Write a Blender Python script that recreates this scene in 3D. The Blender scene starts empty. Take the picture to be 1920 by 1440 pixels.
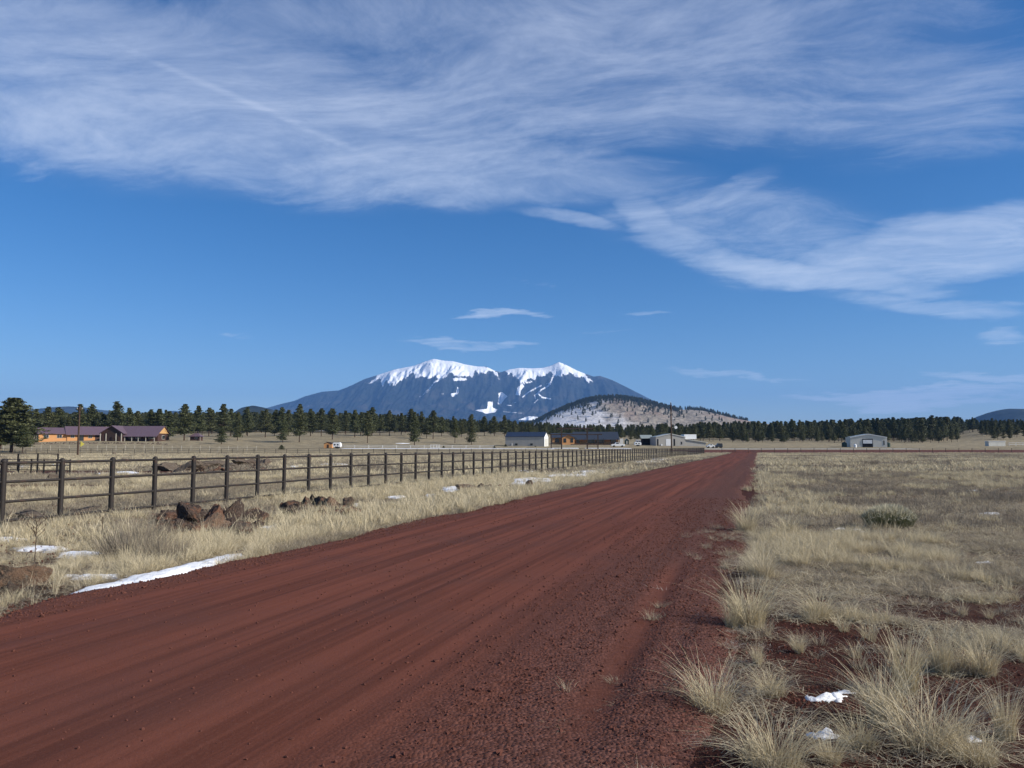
import bpy, math, random
import numpy as np
from math import radians as R, sin, cos, pi

# ---------------------------------------------------------------- camera, world, sun, exposure
scn = bpy.context.scene
COL = scn.collection
F = 1440.0                       # focal length in pixels of the 1920 px wide photograph
CAMZ = 1.65
PITCH = math.atan(114 / F)
cam_d = bpy.data.cameras.new('camera'); cam = bpy.data.objects.new('camera', cam_d); COL.objects.link(cam)
cam.location = (0, 0, CAMZ); cam.rotation_euler = (pi / 2 + PITCH, 0, 0)
cam_d.sensor_width = 36; cam_d.lens = 36 * F / 1920; cam_d.clip_start = 0.1; cam_d.clip_end = 200000
scn.camera = cam
scn.view_settings.view_transform = 'Standard'; scn.view_settings.look = 'None'
scn.view_settings.exposure = 0.42; scn.view_settings.gamma = 1.0; scn.view_settings.use_curve_mapping = False
SUN_EL = R(30); SUN_AZ = R(107)          # clockwise from +Y (straight ahead): low on the right, a little behind
SKY_STRENGTH = 0.088
sd = bpy.data.lights.new('sun', 'SUN'); sun = bpy.data.objects.new('sun', sd); COL.objects.link(sun)
sd.energy = 5.0; sd.angle = R(0.53); sd.color = (1.0, 0.95, 0.87)
sun.rotation_euler = (pi / 2 - SUN_EL, 0, pi - SUN_AZ)

class V:                                  # tiny wrapper for math node expressions
    nt = None
    def __init__(s, x): s.s = x
    @staticmethod
    def m(op, *a, clamp=False):
        n = V.nt.nodes.new('ShaderNodeMath'); n.operation = op; n.use_clamp = clamp
        for i, x in enumerate(a):
            if isinstance(x, V): V.nt.links.new(x.s, n.inputs[i])
            else: n.inputs[i].default_value = x
        return V(n.outputs[0])
    def __add__(s, o): return V.m('ADD', s, o)
    __radd__ = __add__
    def __mul__(s, o): return V.m('MULTIPLY', s, o)
    __rmul__ = __mul__
    def __sub__(s, o): return V.m('SUBTRACT', s, o)
    def __rsub__(s, o): return V.m('SUBTRACT', o, s)
    def __truediv__(s, o): return V.m('DIVIDE', s, o)
def vmax(a, b): return V.m('MAXIMUM', a, b)
def clamp01(a): return V.m('ADD', a, 0.0, clamp=True)
def sstep(a, b, x):
    n = V.nt.nodes.new('ShaderNodeMapRange'); n.interpolation_type = 'SMOOTHSTEP'
    V.nt.links.new(x.s, n.inputs['Value'])
    n.inputs['From Min'].default_value = a; n.inputs['From Max'].default_value = b
    return V(n.outputs[0])
def comb(x, y, z=0.0):
    n = V.nt.nodes.new('ShaderNodeCombineXYZ')
    for i, q in enumerate((x, y, z)):
        if isinstance(q, V): V.nt.links.new(q.s, n.inputs[i])
        else: n.inputs[i].default_value = q
    return V(n.outputs[0])
def nnoise(vec, scale, detail=4, rough=0.55, dist=0.0, out=0):
    n = V.nt.nodes.new('ShaderNodeTexNoise')
    if vec is not None: V.nt.links.new(vec.s, n.inputs['Vector'])
    n.inputs['Scale'].default_value = scale; n.inputs['Detail'].default_value = detail
    n.inputs['Roughness'].default_value = rough; n.inputs['Distortion'].default_value = dist
    return V(n.outputs[out])
def mixc(fac, a, b):
    n = V.nt.nodes.new('ShaderNodeMix'); n.data_type = 'RGBA'
    for i, q in ((0, fac), (6, a), (7, b)):
        if isinstance(q, V): V.nt.links.new(q.s, n.inputs[i])
        elif i == 0: n.inputs[0].default_value = q
        else: n.inputs[i].default_value = (*q, 1)
    return V(n.outputs[2])
def sep(vec):
    n = V.nt.nodes.new('ShaderNodeSeparateXYZ'); V.nt.links.new(vec.s, n.inputs[0])
    return V(n.outputs[0]), V(n.outputs[1]), V(n.outputs[2])

world = bpy.data.worlds.new('World'); scn.world = world; world.use_nodes = True
def build_world():
    nt = world.node_tree; V.nt = nt; nt.nodes.clear()
    out = nt.nodes.new('ShaderNodeOutputWorld'); bg = nt.nodes.new('ShaderNodeBackground')
    sky = nt.nodes.new('ShaderNodeTexSky'); sky.sky_type = 'NISHITA'; sky.sun_disc = False
    sky.sun_elevation = SUN_EL; sky.sun_rotation = SUN_AZ; sky.altitude = 1800
    sky.air_density = 1.0; sky.dust_density = 0.8; sky.ozone_density = 2.2
    hs = nt.nodes.new('ShaderNodeHueSaturation'); hs.inputs['Saturation'].default_value = 1.38; hs.inputs['Hue'].default_value = 0.506; hs.inputs['Value'].default_value = 1.0
    nt.links.new(sky.outputs[0], hs.inputs['Color'])
    tc = nt.nodes.new('ShaderNodeTexCoord'); x, y, z = sep(V(tc.outputs['Generated']))
    zz = vmax(z, 0.0) + 0.10
    P = comb(x / zz, y / zz)
    px_, py_ = x / zz, y / zz
    # tangent coordinates of the part of the sky ahead (+Y), in units of photo pixels / 1000
    yy = vmax(y, 0.12)
    wn = nnoise(P, 1.3, 5, 0.6, out=1); wx, wy, wz = sep(wn)
    U = x / yy * 1.44 + (wx - 0.5) * 0.17
    W = z / yy * 1.44 + (wy - 0.5) * 0.10
    def ell(cx, cy, a, b, rot=0.0, soft=1.0, k=1.0):     # photo px centre, half sizes, clockwise tilt in deg
        u0 = (cx - 960) / 1000; w0 = (834 - cy) / 1000 * 1.0
        c, s = cos(R(rot)), sin(R(rot))
        du = U - u0; dw = W - w0
        p = (du * c - dw * s) / (a / 1000); q = (du * s + dw * c) / (b / 1000)
        r = p * p + q * q
        return (1.0 - sstep(1.0 - soft, 1.0, r)) * k
    big = ell(430, 215, 900, 190, 4, 1.0, 1.0)
    big = vmax(big, ell(250, 90, 800, 190, 10, 1.0, 0.85))
    big = vmax(big, ell(1100, 130, 900, 210, -4, 1.0, 0.80))
    big = vmax(big, ell(880, 300, 640, 100, 3, 1.0, 0.92))
    big = vmax(big, ell(1600, 140, 800, 190, -2, 1.0, 0.70))
    big = vmax(big, ell(1050, 10, 1300, 150, 0, 1.0, 0.80))
    right = ell(1400, 400, 420, 120, 5, 1.0, 0.62)
    right = vmax(right, ell(1208, 392, 120, 62, 62, 1.0, 0.78))
    right = vmax(right, ell(1300, 462, 190, 62, 22, 1.0, 0.76))
    right = vmax(right, ell(1520, 505, 360, 44, 6, 1.0, 0.98))
    right = vmax(right, ell(1800, 450, 460, 85, -9, 1.0, 1.0))
    right = vmax(right, ell(1350, 350, 190, 40, -22, 1.0, 0.72))
    right = vmax(right, ell(1760, 565, 300, 30, 5, 1.0, 0.75))
    right = vmax(right, ell(1060, 398, 170, 26, 14, 1.0, 0.72))
    st = ell(945, 592, 140, 13, -4, 1.0, 0.95)
    for a in ((1200, 577, 70, 11, 4, 1.0, 0.8), (880, 643, 190, 13, 2, 1.0, 0.75), (1130, 628, 140, 8, -2, 1.0, 0.5),
              (1370, 700, 250, 12, 4, 1.0, 0.8), (1700, 745, 340, 24, 0, 1.0, 1.15), (1880, 716, 200, 20, 2, 1.0, 1.0),
              (435, 628, 70, 12, 4, 1.0, 0.6), (1890, 630, 90, 28, -10, 1.0, 0.75), (1000, 537, 80, 12, 4, 1.0, 0.5),
              (60, 322, 140, 13, 3, 1.0, 0.5), (590, 645, 120, 8, 2, 1.0, 0.4)):
        st = vmax(st, ell(*a))
    # elsewhere the same broken cirrus goes on
    side = (1.0 - sstep(0.25, 0.6, y)) * sstep(0.12, 0.35, z) * sstep(0.35, 0.65, nnoise(P, 0.8, 2)) * 0.9
    # fibres: long soft sweeps, combed threads and a cottony break-up, all bent by the same slow warp
    w2 = nnoise(P, 0.7, 3, 0.5, out=1); vx, vy, vz = sep(w2)
    a_ = px_ * 0.96 - py_ * 0.22 + (vx - 0.5) * 1.1; b_ = px_ * 0.20 + py_ * 0.97 + (vy - 0.5) * 1.3
    fib = nnoise(comb(a_ * 0.7, b_ * 1.7), 1.5, 10, 0.58, 0.0)
    thread = nnoise(comb(a_ * 1.5 + (wx - 0.5) * 0.6, b_ * 7.0 + (wy - 0.5) * 1.2), 1.7, 9, 0.66, 0.0)
    cotton = nnoise(comb(a_ * 2.4, b_ * 3.6, 7.0), 3.0, 10, 0.70, 0.0)
    tex = sstep(0.30, 0.70, fib * 0.46 + thread * 0.18 + cotton * 0.36)
    cov = vmax(vmax(big, right), side)
    dens = V.m('POWER', clamp01((tex * 1.1 + cov * 1.3 - 1.02) * 0.74), 1.15) * sstep(0.0, 0.35, cov)
    dens = dens * 0.86 + sstep(0.10, 0.95, cov + (fib - 0.5) * 0.9) * 0.20
    dens = vmax(dens, clamp01((thread * 1.1 + cotton * .5 + st * 0.9 - 1.22) * 1.5) * sstep(0.0, 0.3, st))
    # an old contrail in the upper left
    c, s = cos(R(24.5)), sin(R(24.5))
    U0 = x / yy * 1.44 + (wx - 0.5) * 0.03; W0 = z / yy * 1.44 + (wy - 0.5) * 0.02
    d = (U0 + 0.52) * s + (W0 - 0.665) * c; al = (U0 + 0.52) * c - (W0 - 0.665) * s
    trail = (1.0 - sstep(0.0, 0.010, V.m('ABSOLUTE', d))) * (1.0 - sstep(0.15, 0.36, V.m('ABSOLUTE', al))) * 0.22
    dens = clamp01(dens + trail * sstep(0.3, 0.6, thread))
    cc = mixc(sstep(0.0, 0.5, z), (7.2, 8.2, 9.6), (5.6, 6.3, 7.9))
    col = mixc(clamp01(dens * 0.70), V(hs.outputs[0]), cc)
    nt.links.new(col.s, bg.inputs['Color']); bg.inputs['Strength'].default_value = SKY_STRENGTH
    nt.links.new(bg.outputs[0], out.inputs['Surface'])
build_world()
rnd = random.Random(7); rng = np.random.default_rng(7)

# ---------------------------------------------------------------- helpers
def ray(px, py):
    yv = 720 - py
    return (px - 960.0, F * cos(PITCH) - yv * sin(PITCH), F * sin(PITCH) + yv * cos(PITCH))
def at(px, py, Y):
    d = ray(px, py); k = Y / d[1]; return (d[0] * k, Y, CAMZ + d[2] * k)
def to_px(X, Y, Z):
    z = Z - CAMZ; fw = Y * cos(PITCH) + z * sin(PITCH); up = -Y * sin(PITCH) + z * cos(PITCH)
    return 960 + F * X / fw, 720 - F * up / fw
def hash2(ix, iy, seed):
    n = (ix.astype(np.int64) * 374761393 + iy.astype(np.int64) * 668265263 + seed * 1442695041) & 0x7fffffff
    n = ((n ^ (n >> 13)) * 1274126177) & 0x7fffffff
    return ((n ^ (n >> 16)) & 0xffff) / 65535.0
def vnoise(x, y, seed=0):
    x = np.asarray(x, float); y = np.asarray(y, float)
    ix = np.floor(x); iy = np.floor(y); fx = x - ix; fy = y - iy
    fx = fx * fx * (3 - 2 * fx); fy = fy * fy * (3 - 2 * fy)
    a = hash2(ix, iy, seed); b = hash2(ix + 1, iy, seed); c = hash2(ix, iy + 1, seed); d = hash2(ix + 1, iy + 1, seed)
    return (a * (1 - fx) + b * fx) * (1 - fy) + (c * (1 - fx) + d * fx) * fy
def fbm(x, y, oct=4, seed=0, rough=0.5):
    s = 0; a = 1; t = 0
    for o in range(oct):
        s = s + a * vnoise(x * 2 ** o + 17.3 * o, y * 2 ** o - 9.1 * o, seed + o); t += a; a *= rough
    return s / t
def ss(a, b, x):
    t = np.clip((np.asarray(x, float) - a) / (b - a), 0, 1); return t * t * (3 - 2 * t)
# terrain: heights from survey columns (direction X/Y) and rows (distance)
TU = np.array([-0.72, -0.55, -0.42, -0.33, 0.0, 0.08, 0.30, 0.55, 0.62, 0.70])
TY = np.array([0.0, 30, 75, 130, 205, 250, 300, 350, 480, 620, 900, 1800, 9000])
TZ = np.array([
    [-.08, -.12, -.30, -.55, -.75, .8, 3.6, 4.6, 7.5, 11, 17, 34, 70],
    [-.08, -.12, -.30, -.55, -.75, .8, 3.8, 4.8, 8.0, 11, 17, 34, 70],
    [-.08, -.12, -.30, -.55, -.75, .7, 3.4, 5.0, 8.6, 12, 18, 34, 70],
    [-.08, -.12, -.28, -.55, -.75, .5, 2.0, 4.4, 9.0, 12, 18, 34, 70],
    [-.06, -.12, -.28, -.52, -.72, .4, 1.2, 2.9, 8.0, 11, 17, 32, 70],
    [-.06, -.10, -.25, -.50, -.70, .3, 0.9, 2.0, 5.5, 8, 12, 24, 60],
    [-.05, -.10, -.25, -.50, -.66, .05, 0.5, 1.1, 3.9, 6, 10, 20, 50],
    [-.05, -.10, -.25, -.50, -.66, .05, 0.5, 1.1, 3.9, 6.5, 11, 20, 50],
    [-.05, -.10, -.25, -.50, -.66, .05, 0.5, 1.4, 6.5, 13, 24, 30, 50],
    [-.05, -.10, -.25, -.50, -.66, .05, 0.5, 1.4, 6.5, 13.5, 26, 32, 50]])
def road_t(X, Y): return (X - (-4.0 + 0.32 * Y)) / 1.05        # signed distance from the road's centre line
def ground(X, Y):
    X = np.asarray(X, float); Y = np.asarray(Y, float); Yc = np.maximum(Y, 0.0)
    u = X / np.maximum(Y, 30.0)
    iu = np.clip(np.searchsorted(TU, u) - 1, 0, len(TU) - 2); iy = np.clip(np.searchsorted(TY, Yc) - 1, 0, len(TY) - 2)
    fu = np.clip((u - TU[iu]) / (TU[iu + 1] - TU[iu]), 0, 1); fy = np.clip((Yc - TY[iy]) / (TY[iy + 1] - TY[iy]), 0, 1)
    fu = fu * fu * (3 - 2 * fu); fy = 0.5 * fy + 0.5 * fy * fy * (3 - 2 * fy)
    z = (TZ[iu, iy] * (1 - fu) + TZ[iu + 1, iy] * fu) * (1 - fy) + (TZ[iu, iy + 1] * (1 - fu) + TZ[iu + 1, iy + 1] * fu) * fy
    t = road_t(X, Y); near = 1 - ss(60, 140, Y)
    z = z - near * 0.17 * ss(3.6, 8.5, -t)
    z = z + 0.05 * (fbm(X * .9, Y * .9, 3, 5) - .5) * ss(3.3, 5, np.abs(t)) * ss(0, 4, 250 - Y)
    z = z + 1.2 * (fbm(X / 60, Y / 60, 2, 9) - .5) * ss(330, 500, Y)
    return z
def gz(X, Y): return float(ground(np.array([X]), np.array([Y]))[0])
def gat(px, py):                      # ground point under a photo pixel
    d = ray(px, py); Y = 3.0
    for _ in range(60):
        k = Y / d[1]; z = CAMZ + d[2] * k; g = gz(d[0] * k, Y)
        den = -d[2] / d[1]
        if den <= 1e-5: break
        Yn = (CAMZ - g) / den
        if abs(Yn - Y) < 1e-3: break
        Y = 0.5 * Y + 0.5 * min(Yn, 600)
    return (d[0] * Y / d[1], Y, gz(d[0] * Y / d[1], Y))

def link(o, parent=None):
    COL.objects.link(o)
    if parent is not None: o.parent = parent
    return o
def tag(o, label=None, cat=None, group=None, kind=None):
    if label: o['label'] = label
    if cat: o['category'] = cat
    if group: o['group'] = group
    if kind: o['kind'] = kind
    return o
def thing(name, label, cat, loc=(0, 0, 0), rotz=0.0, group=None):
    o = bpy.data.objects.new(name, None); o.empty_display_size = 0.3; COL.objects.link(o)
    o.location = loc; o.rotation_euler = (0, 0, rotz); return tag(o, label, cat, group)
def mesh_np(name, verts, faces, mat=None, smooth=False, attrs=None):
    me = bpy.data.meshes.new(name); verts = np.asarray(verts, np.float32); faces = np.asarray(faces, np.int32)
    me.vertices.add(len(verts)); me.vertices.foreach_set('co', verts.ravel())
    if len(faces):
        n = faces.shape[1]; me.loops.add(faces.size); me.loops.foreach_set('vertex_index', faces.ravel())
        me.polygons.add(len(faces)); me.polygons.foreach_set('loop_start', np.arange(0, faces.size, n, dtype=np.int32))
        me.polygons.foreach_set('loop_total', np.full(len(faces), n, np.int32))
        if smooth: me.polygons.foreach_set('use_smooth', np.ones(len(faces), bool))
    me.update(calc_edges=True)
    if mat: me.materials.append(mat)
    for k, v in (attrs or {}).items():
        v = np.asarray(v, np.float32)
        if v.ndim == 1: a = me.attributes.new(k, 'FLOAT', 'POINT'); a.data.foreach_set('value', v)
        else: a = me.attributes.new(k, 'FLOAT_VECTOR', 'POINT'); a.data.foreach_set('vector', v.ravel())
    return me
def grid_faces(nr, nc):
    i = np.arange(nr - 1)[:, None] * nc + np.arange(nc - 1)[None, :]
    return np.stack([i, i + 1, i + nc + 1, i + nc], -1).reshape(-1, 4)
class MB:                                   # collects mixed polygons into one mesh
    def __init__(s): s.v = []; s.f = []
    def poly(s, *pts):
        b = len(s.v); s.v += [tuple(p) for p in pts]; s.f.append(tuple(range(b, b + len(pts))))
    def box(s, x0, x1, y0, y1, z0, z1):
        b = len(s.v); s.v += [(x, y, z) for x in (x0, x1) for y in (y0, y1) for z in (z0, z1)]
        for q in ((0, 1, 3, 2), (4, 6, 7, 5), (0, 4, 5, 1), (2, 3, 7, 6), (0, 2, 6, 4), (1, 5, 7, 3)): s.f.append(tuple(b + i for i in q))
    def prism(s, pts, y0, y1):              # outline in XZ extruded along Y
        b = len(s.v); n = len(pts); s.v += [(p[0], y0, p[1]) for p in pts] + [(p[0], y1, p[1]) for p in pts]
        s.f.append(tuple(range(b, b + n))); s.f.append(tuple(range(b + 2 * n - 1, b + n - 1, -1)))
        for i in range(n): j = (i + 1) % n; s.f.append((b + j, b + i, b + n + i, b + n + j))
    def prismx(s, pts, x0, x1):             # outline in YZ extruded along X
        b = len(s.v); n = len(pts); s.v += [(x0, p[0], p[1]) for p in pts] + [(x1, p[0], p[1]) for p in pts]
        s.f.append(tuple(range(b + n - 1, b - 1, -1))); s.f.append(tuple(range(b + n, b + 2 * n)))
        for i in range(n): j = (i + 1) % n; s.f.append((b + i, b + j, b + n + j, b + n + i))
    def tube(s, p, q, r0, r1=None, n=8, cap=True):
        r1 = r0 if r1 is None else r1; p = np.array(p, float); q = np.array(q, float); d = q - p; d /= np.linalg.norm(d)
        a = np.cross(d, (0, 0, 1) if abs(d[2]) < .9 else (1, 0, 0)); a /= np.linalg.norm(a); c = np.cross(d, a); b = len(s.v)
        for k in range(n):
            w = a * cos(2 * pi * k / n) + c * sin(2 * pi * k / n); s.v += [tuple(p + w * r0), tuple(q + w * r1)]
        for k in range(n): j = (k + 1) % n; s.f.append((b + 2 * k, b + 2 * k + 1, b + 2 * j + 1, b + 2 * j))
        if cap: s.f.append(tuple(b + 2 * k + 1 for k in range(n))); s.f.append(tuple(b + 2 * k for k in reversed(range(n))))
    def mesh(s, name, m, smooth=False):
        me = bpy.data.meshes.new(name); me.from_pydata(s.v, [], s.f)
        if m: me.materials.append(m)
        if smooth: me.polygons.foreach_set('use_smooth', np.ones(len(s.f), bool))
        me.update(); return me
    def build(s, name, m, parent=None, loc=None, rotz=0, smooth=False):
        o = bpy.data.objects.new(name, s.mesh(name, m, smooth)); link(o, parent)
        if loc: o.location = loc
        if rotz: o.rotation_euler[2] = rotz
        return o
def obj(name, me, parent=None, loc=(0, 0, 0), rot=(0, 0, 0), scl=(1, 1, 1)):
    o = bpy.data.objects.new(name, me); link(o, parent); o.location = loc; o.rotation_euler = rot; o.scale = scl; return o

# ---------------------------------------------------------------- materials
def newmat(name):
    m = bpy.data.materials.new(name); m.use_nodes = True; V.nt = m.node_tree
    return m, m.node_tree, m.node_tree.nodes['Principled BSDF']
def setc(b, c, sock='Base Color'):
    if isinstance(c, V): V.nt.links.new(c.s, b.inputs[sock])
    elif isinstance(c, tuple): b.inputs[sock].default_value = (*c, 1)
    else: b.inputs[sock].default_value = c
def bump(b, h, dist, strength=1.0):
    n = V.nt.nodes.new('ShaderNodeBump'); n.inputs['Distance'].default_value = dist; n.inputs['Strength'].default_value = strength
    V.nt.links.new(h.s, n.inputs['Height']); V.nt.links.new(n.outputs[0], b.inputs['Normal'])
def coord(kind='Object'):
    return V(V.nt.nodes.new('ShaderNodeTexCoord').outputs[kind])
def attr(name, out='Fac', typ='GEOMETRY'):
    n = V.nt.nodes.new('ShaderNodeAttribute'); n.attribute_name = name; n.attribute_type = typ; return V(n.outputs[out])
def orand(): return V(V.nt.nodes.new('ShaderNodeObjectInfo').outputs['Random'])
def simple(name, col, rough=0.7, metal=0.0, var=0.25, scale=3.0, spec=0.3, bmp=0.0):
    m, nt, b = newmat(name); n = nnoise(coord(), scale, 5)
    setc(b, mixc(sstep(.3, .7, n), tuple(c * (1 - var) for c in col), tuple(min(1, c * (1 + var * .6)) for c in col)))
    b.inputs['Roughness'].default_value = rough; b.inputs['Metallic'].default_value = metal; b.inputs['Specular IOR Level'].default_value = spec
    if bmp: bump(b, nnoise(coord(), scale * 6, 4), bmp)
    return m
def corrugated(name, col, pitch=0.3, axis=0, rough=.5, metal=0.0):
    m, nt, b = newmat(name); x, y, z = sep(coord()); q = (x, y)[axis]
    w = V.m('PINGPONG', q, pitch / 2) / (pitch / 2); rib = sstep(.55, .85, w)
    n = nnoise(comb(x * .6, y * .6, z * .15), 2.0, 4)
    c = mixc(n, tuple(c * .86 for c in col), tuple(min(1, c * 1.08) for c in col))
    setc(b, c); b.inputs['Roughness'].default_value = rough; b.inputs['Metallic'].default_value = metal; bump(b, rib, .02)
    return m
def logs(name, c1, c2, pitch=.25):
    m, nt, b = newmat(name); x, y, z = sep(coord()); w = V.m('PINGPONG', z, pitch / 2) / (pitch / 2)
    n = nnoise(comb(x, y, z * 6), 1.2, 5); setc(b, mixc(n, c1, c2)); b.inputs['Roughness'].default_value = .7
    bump(b, sstep(.0, .35, w), .03); return m
M = {}
M['bark'] = simple('bark', (.075, .045, .03), .9, var=.4, scale=4)
M['wood'] = simple('timber', (.13, .08, .05), .8, var=.35)
M['dark_wood'] = simple('dark_timber', (.05, .03, .022), .8, var=.3)
M['white'] = simple('white_paint', (.80, .80, .78), .5, var=.06)
M['offwhite'] = simple('offwhite', (.62, .60, .55), .6, var=.1)
M['glass'] = simple('window_glass', (.02, .025, .03), .08, spec=.6, var=.1)
M['dark'] = simple('dark_interior', (.012, .012, .014), .9, var=.2)
M['rubber'] = simple('rubber', (.02, .02, .02), .85)
M['concrete'] = simple('pale_concrete', (.42, .40, .37), .85, var=.12)
M['maroon_roof'] = corrugated('maroon_metal_roof', (.125, .082, .100), .4, 0, .55)
M['navy_roof'] = corrugated('navy_metal_roof', (.022, .030, .052), .4, 0, .4)
M['slate_roof'] = corrugated('slate_metal_roof', (.035, .040, .050), .4, 0, .45)
M['pale_roof'] = corrugated('pale_metal_roof', (.27, .30, .28), .4, 0, .4)
M['barn_grey'] = corrugated('barn_siding', (.40, .375, .33), .32, 0, .55)
M['barn_grey_end'] = corrugated('barn_siding_end', (.44, .42, .37), .32, 1, .55)
M['barn_light'] = corrugated('light_barn_siding', (.58, .56, .49), .32, 0, .55)
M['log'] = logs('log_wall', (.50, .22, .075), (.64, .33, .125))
M['log_dark'] = logs('shaded_log_wall', (.045, .020, .014), (.075, .032, .02))  # darkened logs: porch and end-wall shade is put into the colour
M['tan_board'] = logs('tan_gable_boards', (.48, .27, .10), (.60, .36, .15))
M['tank_green'] = simple('green_tank_plastic', (.02, .045, .035), .5)
M['car_dark'] = simple('dark_car_paint', (.03, .035, .045), .25, spec=.5, var=.1)
M['yellow'] = simple('yellow_sheet', (.85, .72, .12), .6, var=.05)
M['pale_pipe'] = simple('pale_weathered_post', (.50, .46, .38), .8, var=.2)

def mat_pipe():
    m, nt, b = newmat('brown_pipe'); c = coord('Object')
    n = nnoise(c, 5, 6, .65); r = nnoise(c, 26, 4)
    setc(b, mixc(sstep(.52, .72, n), mixc(r, (.014, .011, .0095), (.032, .025, .020)), (.050, .028, .019)))
    b.inputs['Roughness'].default_value = .62; b.inputs['Specular IOR Level'].default_value = .35; bump(b, r, .003); return m
M['pipe'] = mat_pipe()

def mat_ground():
    m, nt, b = newmat('dry_pasture'); g = coord('Object'); x, y, z = sep(g)
    red = attr('red'); n1 = nnoise(g, .35, 6, .6); n2 = nnoise(g, 3.5, 7, .65); n3 = nnoise(g, 28, 5, .7); n4 = nnoise(g, .04, 4)
    dist = sstep(18, 70, y)
    streak = nnoise(comb(x * .25, y * .9), 1.0, 6, .65)
    litter = mixc(sstep(.40, .60, n3 * .6 + n2 * .4), (.10, .070, .046), (.34, .27, .17))
    greyish = mixc(sstep(.40, .60, n3), (.07, .050, .036), (.27, .22, .155))
    a = mixc(sstep(.42, .6, n1 * .6 + n4 * .4), litter, greyish)
    soil = mixc(n3, (.045, .021, .015), (.11, .052, .035))
    nearc = mixc(sstep(.42, .54, n2 * .55 + n1 * .45 - (1.0 - sstep(6, 12, y)) * .07), soil, a)
    farc = mixc(sstep(.35, .68, streak * .6 + n1 * .4), (.165, .132, .085), mixc(n4, (.40, .325, .19), (.46, .385, .24)))
    farc = mixc(sstep(.50, .68, nnoise(comb(x * .5, y * 1.2), .9, 5, .7)) * .8, farc, (.115, .10, .07))
    base = mixc(dist, nearc, farc)
    redc = mixc(n3, (.045, .017, .012), (.095, .036, .025))
    setc(b, mixc(sstep(.42, .58, red + (n2 - .5) * .9 + (n3 - .5) * .35), base, redc))
    b.inputs['Roughness'].default_value = .95; b.inputs['Specular IOR Level'].default_value = .1
    bump(b, n2 * .6 + n3 * .4, .15); return m
M['ground'] = mat_ground()

def mat_road():
    m, nt, b = newmat('red_cinder'); lat = attr('lat'); lon = attr('lon')
    g = coord('Object')
    st = nnoise(comb(lat * 2.4, lon * .05), 1.0, 6, .6); st2 = nnoise(comb(lat * 9.0, lon * .16), 1.0, 4, .6)
    gr = nnoise(g, 42, 5, .75); g2 = nnoise(g, 120, 3, .7); big = nnoise(g, .5, 4)
    vo = nt.nodes.new('ShaderNodeTexVoronoi'); vo.inputs['Scale'].default_value = 42; nt.links.new(g.s, vo.inputs['Vector'])
    vcol = V(vo.outputs['Color']); vr, vg, vb = sep(vcol); vd = V(vo.outputs['Distance'])
    loose = attr('loose')
    fine = mixc(sstep(.40, .60, st * .62 + st2 * .38), (.088, .0275, .0160), (.165, .052, .0300))
    fine = mixc(sstep(.45, .7, big) * .45, fine, (.092, .037, .027))
    fine = mixc(sstep(.5, .75, gr) * .45, fine, (.145, .064, .046))
    stones = mixc(vr, (.040, .018, .013), (.145, .068, .052))
    f = clamp01(loose * .85 + (st2 - .5) * .5)
    c = mixc(f, fine, stones)
    c = mixc(sstep(.44, .30, vg) * .0 + .0, c, (.03, .012, .01))
    setc(b, c); b.inputs['Roughness'].default_value = .93; b.inputs['Specular IOR Level'].default_value = .12
    h = (1.0 - vd * 1.3) * (.04 + loose * .9) + gr * .28 + g2 * .2 + st2 * .30
    bump(b, h, .011); return m
M['road'] = mat_road()

def mat_grass(name, c1, c2, c3, hue=.5):
    m, nt, b = newmat(name); t = attr('tint'); r = orand(); hgt = attr('along')
    c = mixc(t, c1, c2); c = mixc(clamp01(r * .75), c, c3)
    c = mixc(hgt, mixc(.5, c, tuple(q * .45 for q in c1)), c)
    setc(b, c); b.inputs['Roughness'].default_value = .75; b.inputs['Specular IOR Level'].default_value = .25
    tr = nt.nodes.new('ShaderNodeBsdfTranslucent'); nt.links.new(c.s, tr.inputs['Color'])
    mx = nt.nodes.new('ShaderNodeMixShader'); mx.inputs[0].default_value = .22
    nt.links.new(b.outputs[0], mx.inputs[1]); nt.links.new(tr.outputs[0], mx.inputs[2])
    nt.links.new(mx.outputs[0], nt.nodes['Material Output'].inputs['Surface']); return m
M['straw'] = mat_grass('golden_straw', (.46, .375, .215), (.76, .66, .44), (.60, .51, .35))
M['grey_grass'] = mat_grass('grey_dry_grass', (.27, .215, .145), (.56, .48, .34), (.46, .38, .25))
M['white_mat'] = mat_grass('bleached_mat', (.50, .46, .38), (.70, .66, .56), (.6, .56, .48))
M['twig'] = mat_grass('twiggy_shrub', (.16, .125, .09), (.36, .31, .24), (.28, .23, .16))
M['shrub_green'] = mat_grass('rabbitbrush', (.085, .095, .045), (.17, .17, .09), (.12, .12, .06))
M['seed'] = mat_grass('seed_heads', (.50, .45, .30), (.66, .61, .44), (.55, .5, .35))

def mat_needles():
    m, nt, b = newmat('pine_needles'); t = attr('tint'); r = orand()
    c = mixc(t, (.024, .034, .016), (.125, .135, .050)); c = mixc(clamp01(r * .6), c, mixc(t, (.034, .042, .016), (.12, .112, .042)))
    setc(b, c); b.inputs['Roughness'].default_value = .6; b.inputs['Specular IOR Level'].default_value = .3
    tr = nt.nodes.new('ShaderNodeBsdfTranslucent'); nt.links.new(c.s, tr.inputs['Color'])
    mx = nt.nodes.new('ShaderNodeMixShader'); mx.inputs[0].default_value = .15
    nt.links.new(b.outputs[0], mx.inputs[1]); nt.links.new(tr.outputs[0], mx.inputs[2])
    nt.links.new(mx.outputs[0], nt.nodes['Material Output'].inputs['Surface']); return m
M['needles'] = mat_needles()

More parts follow.
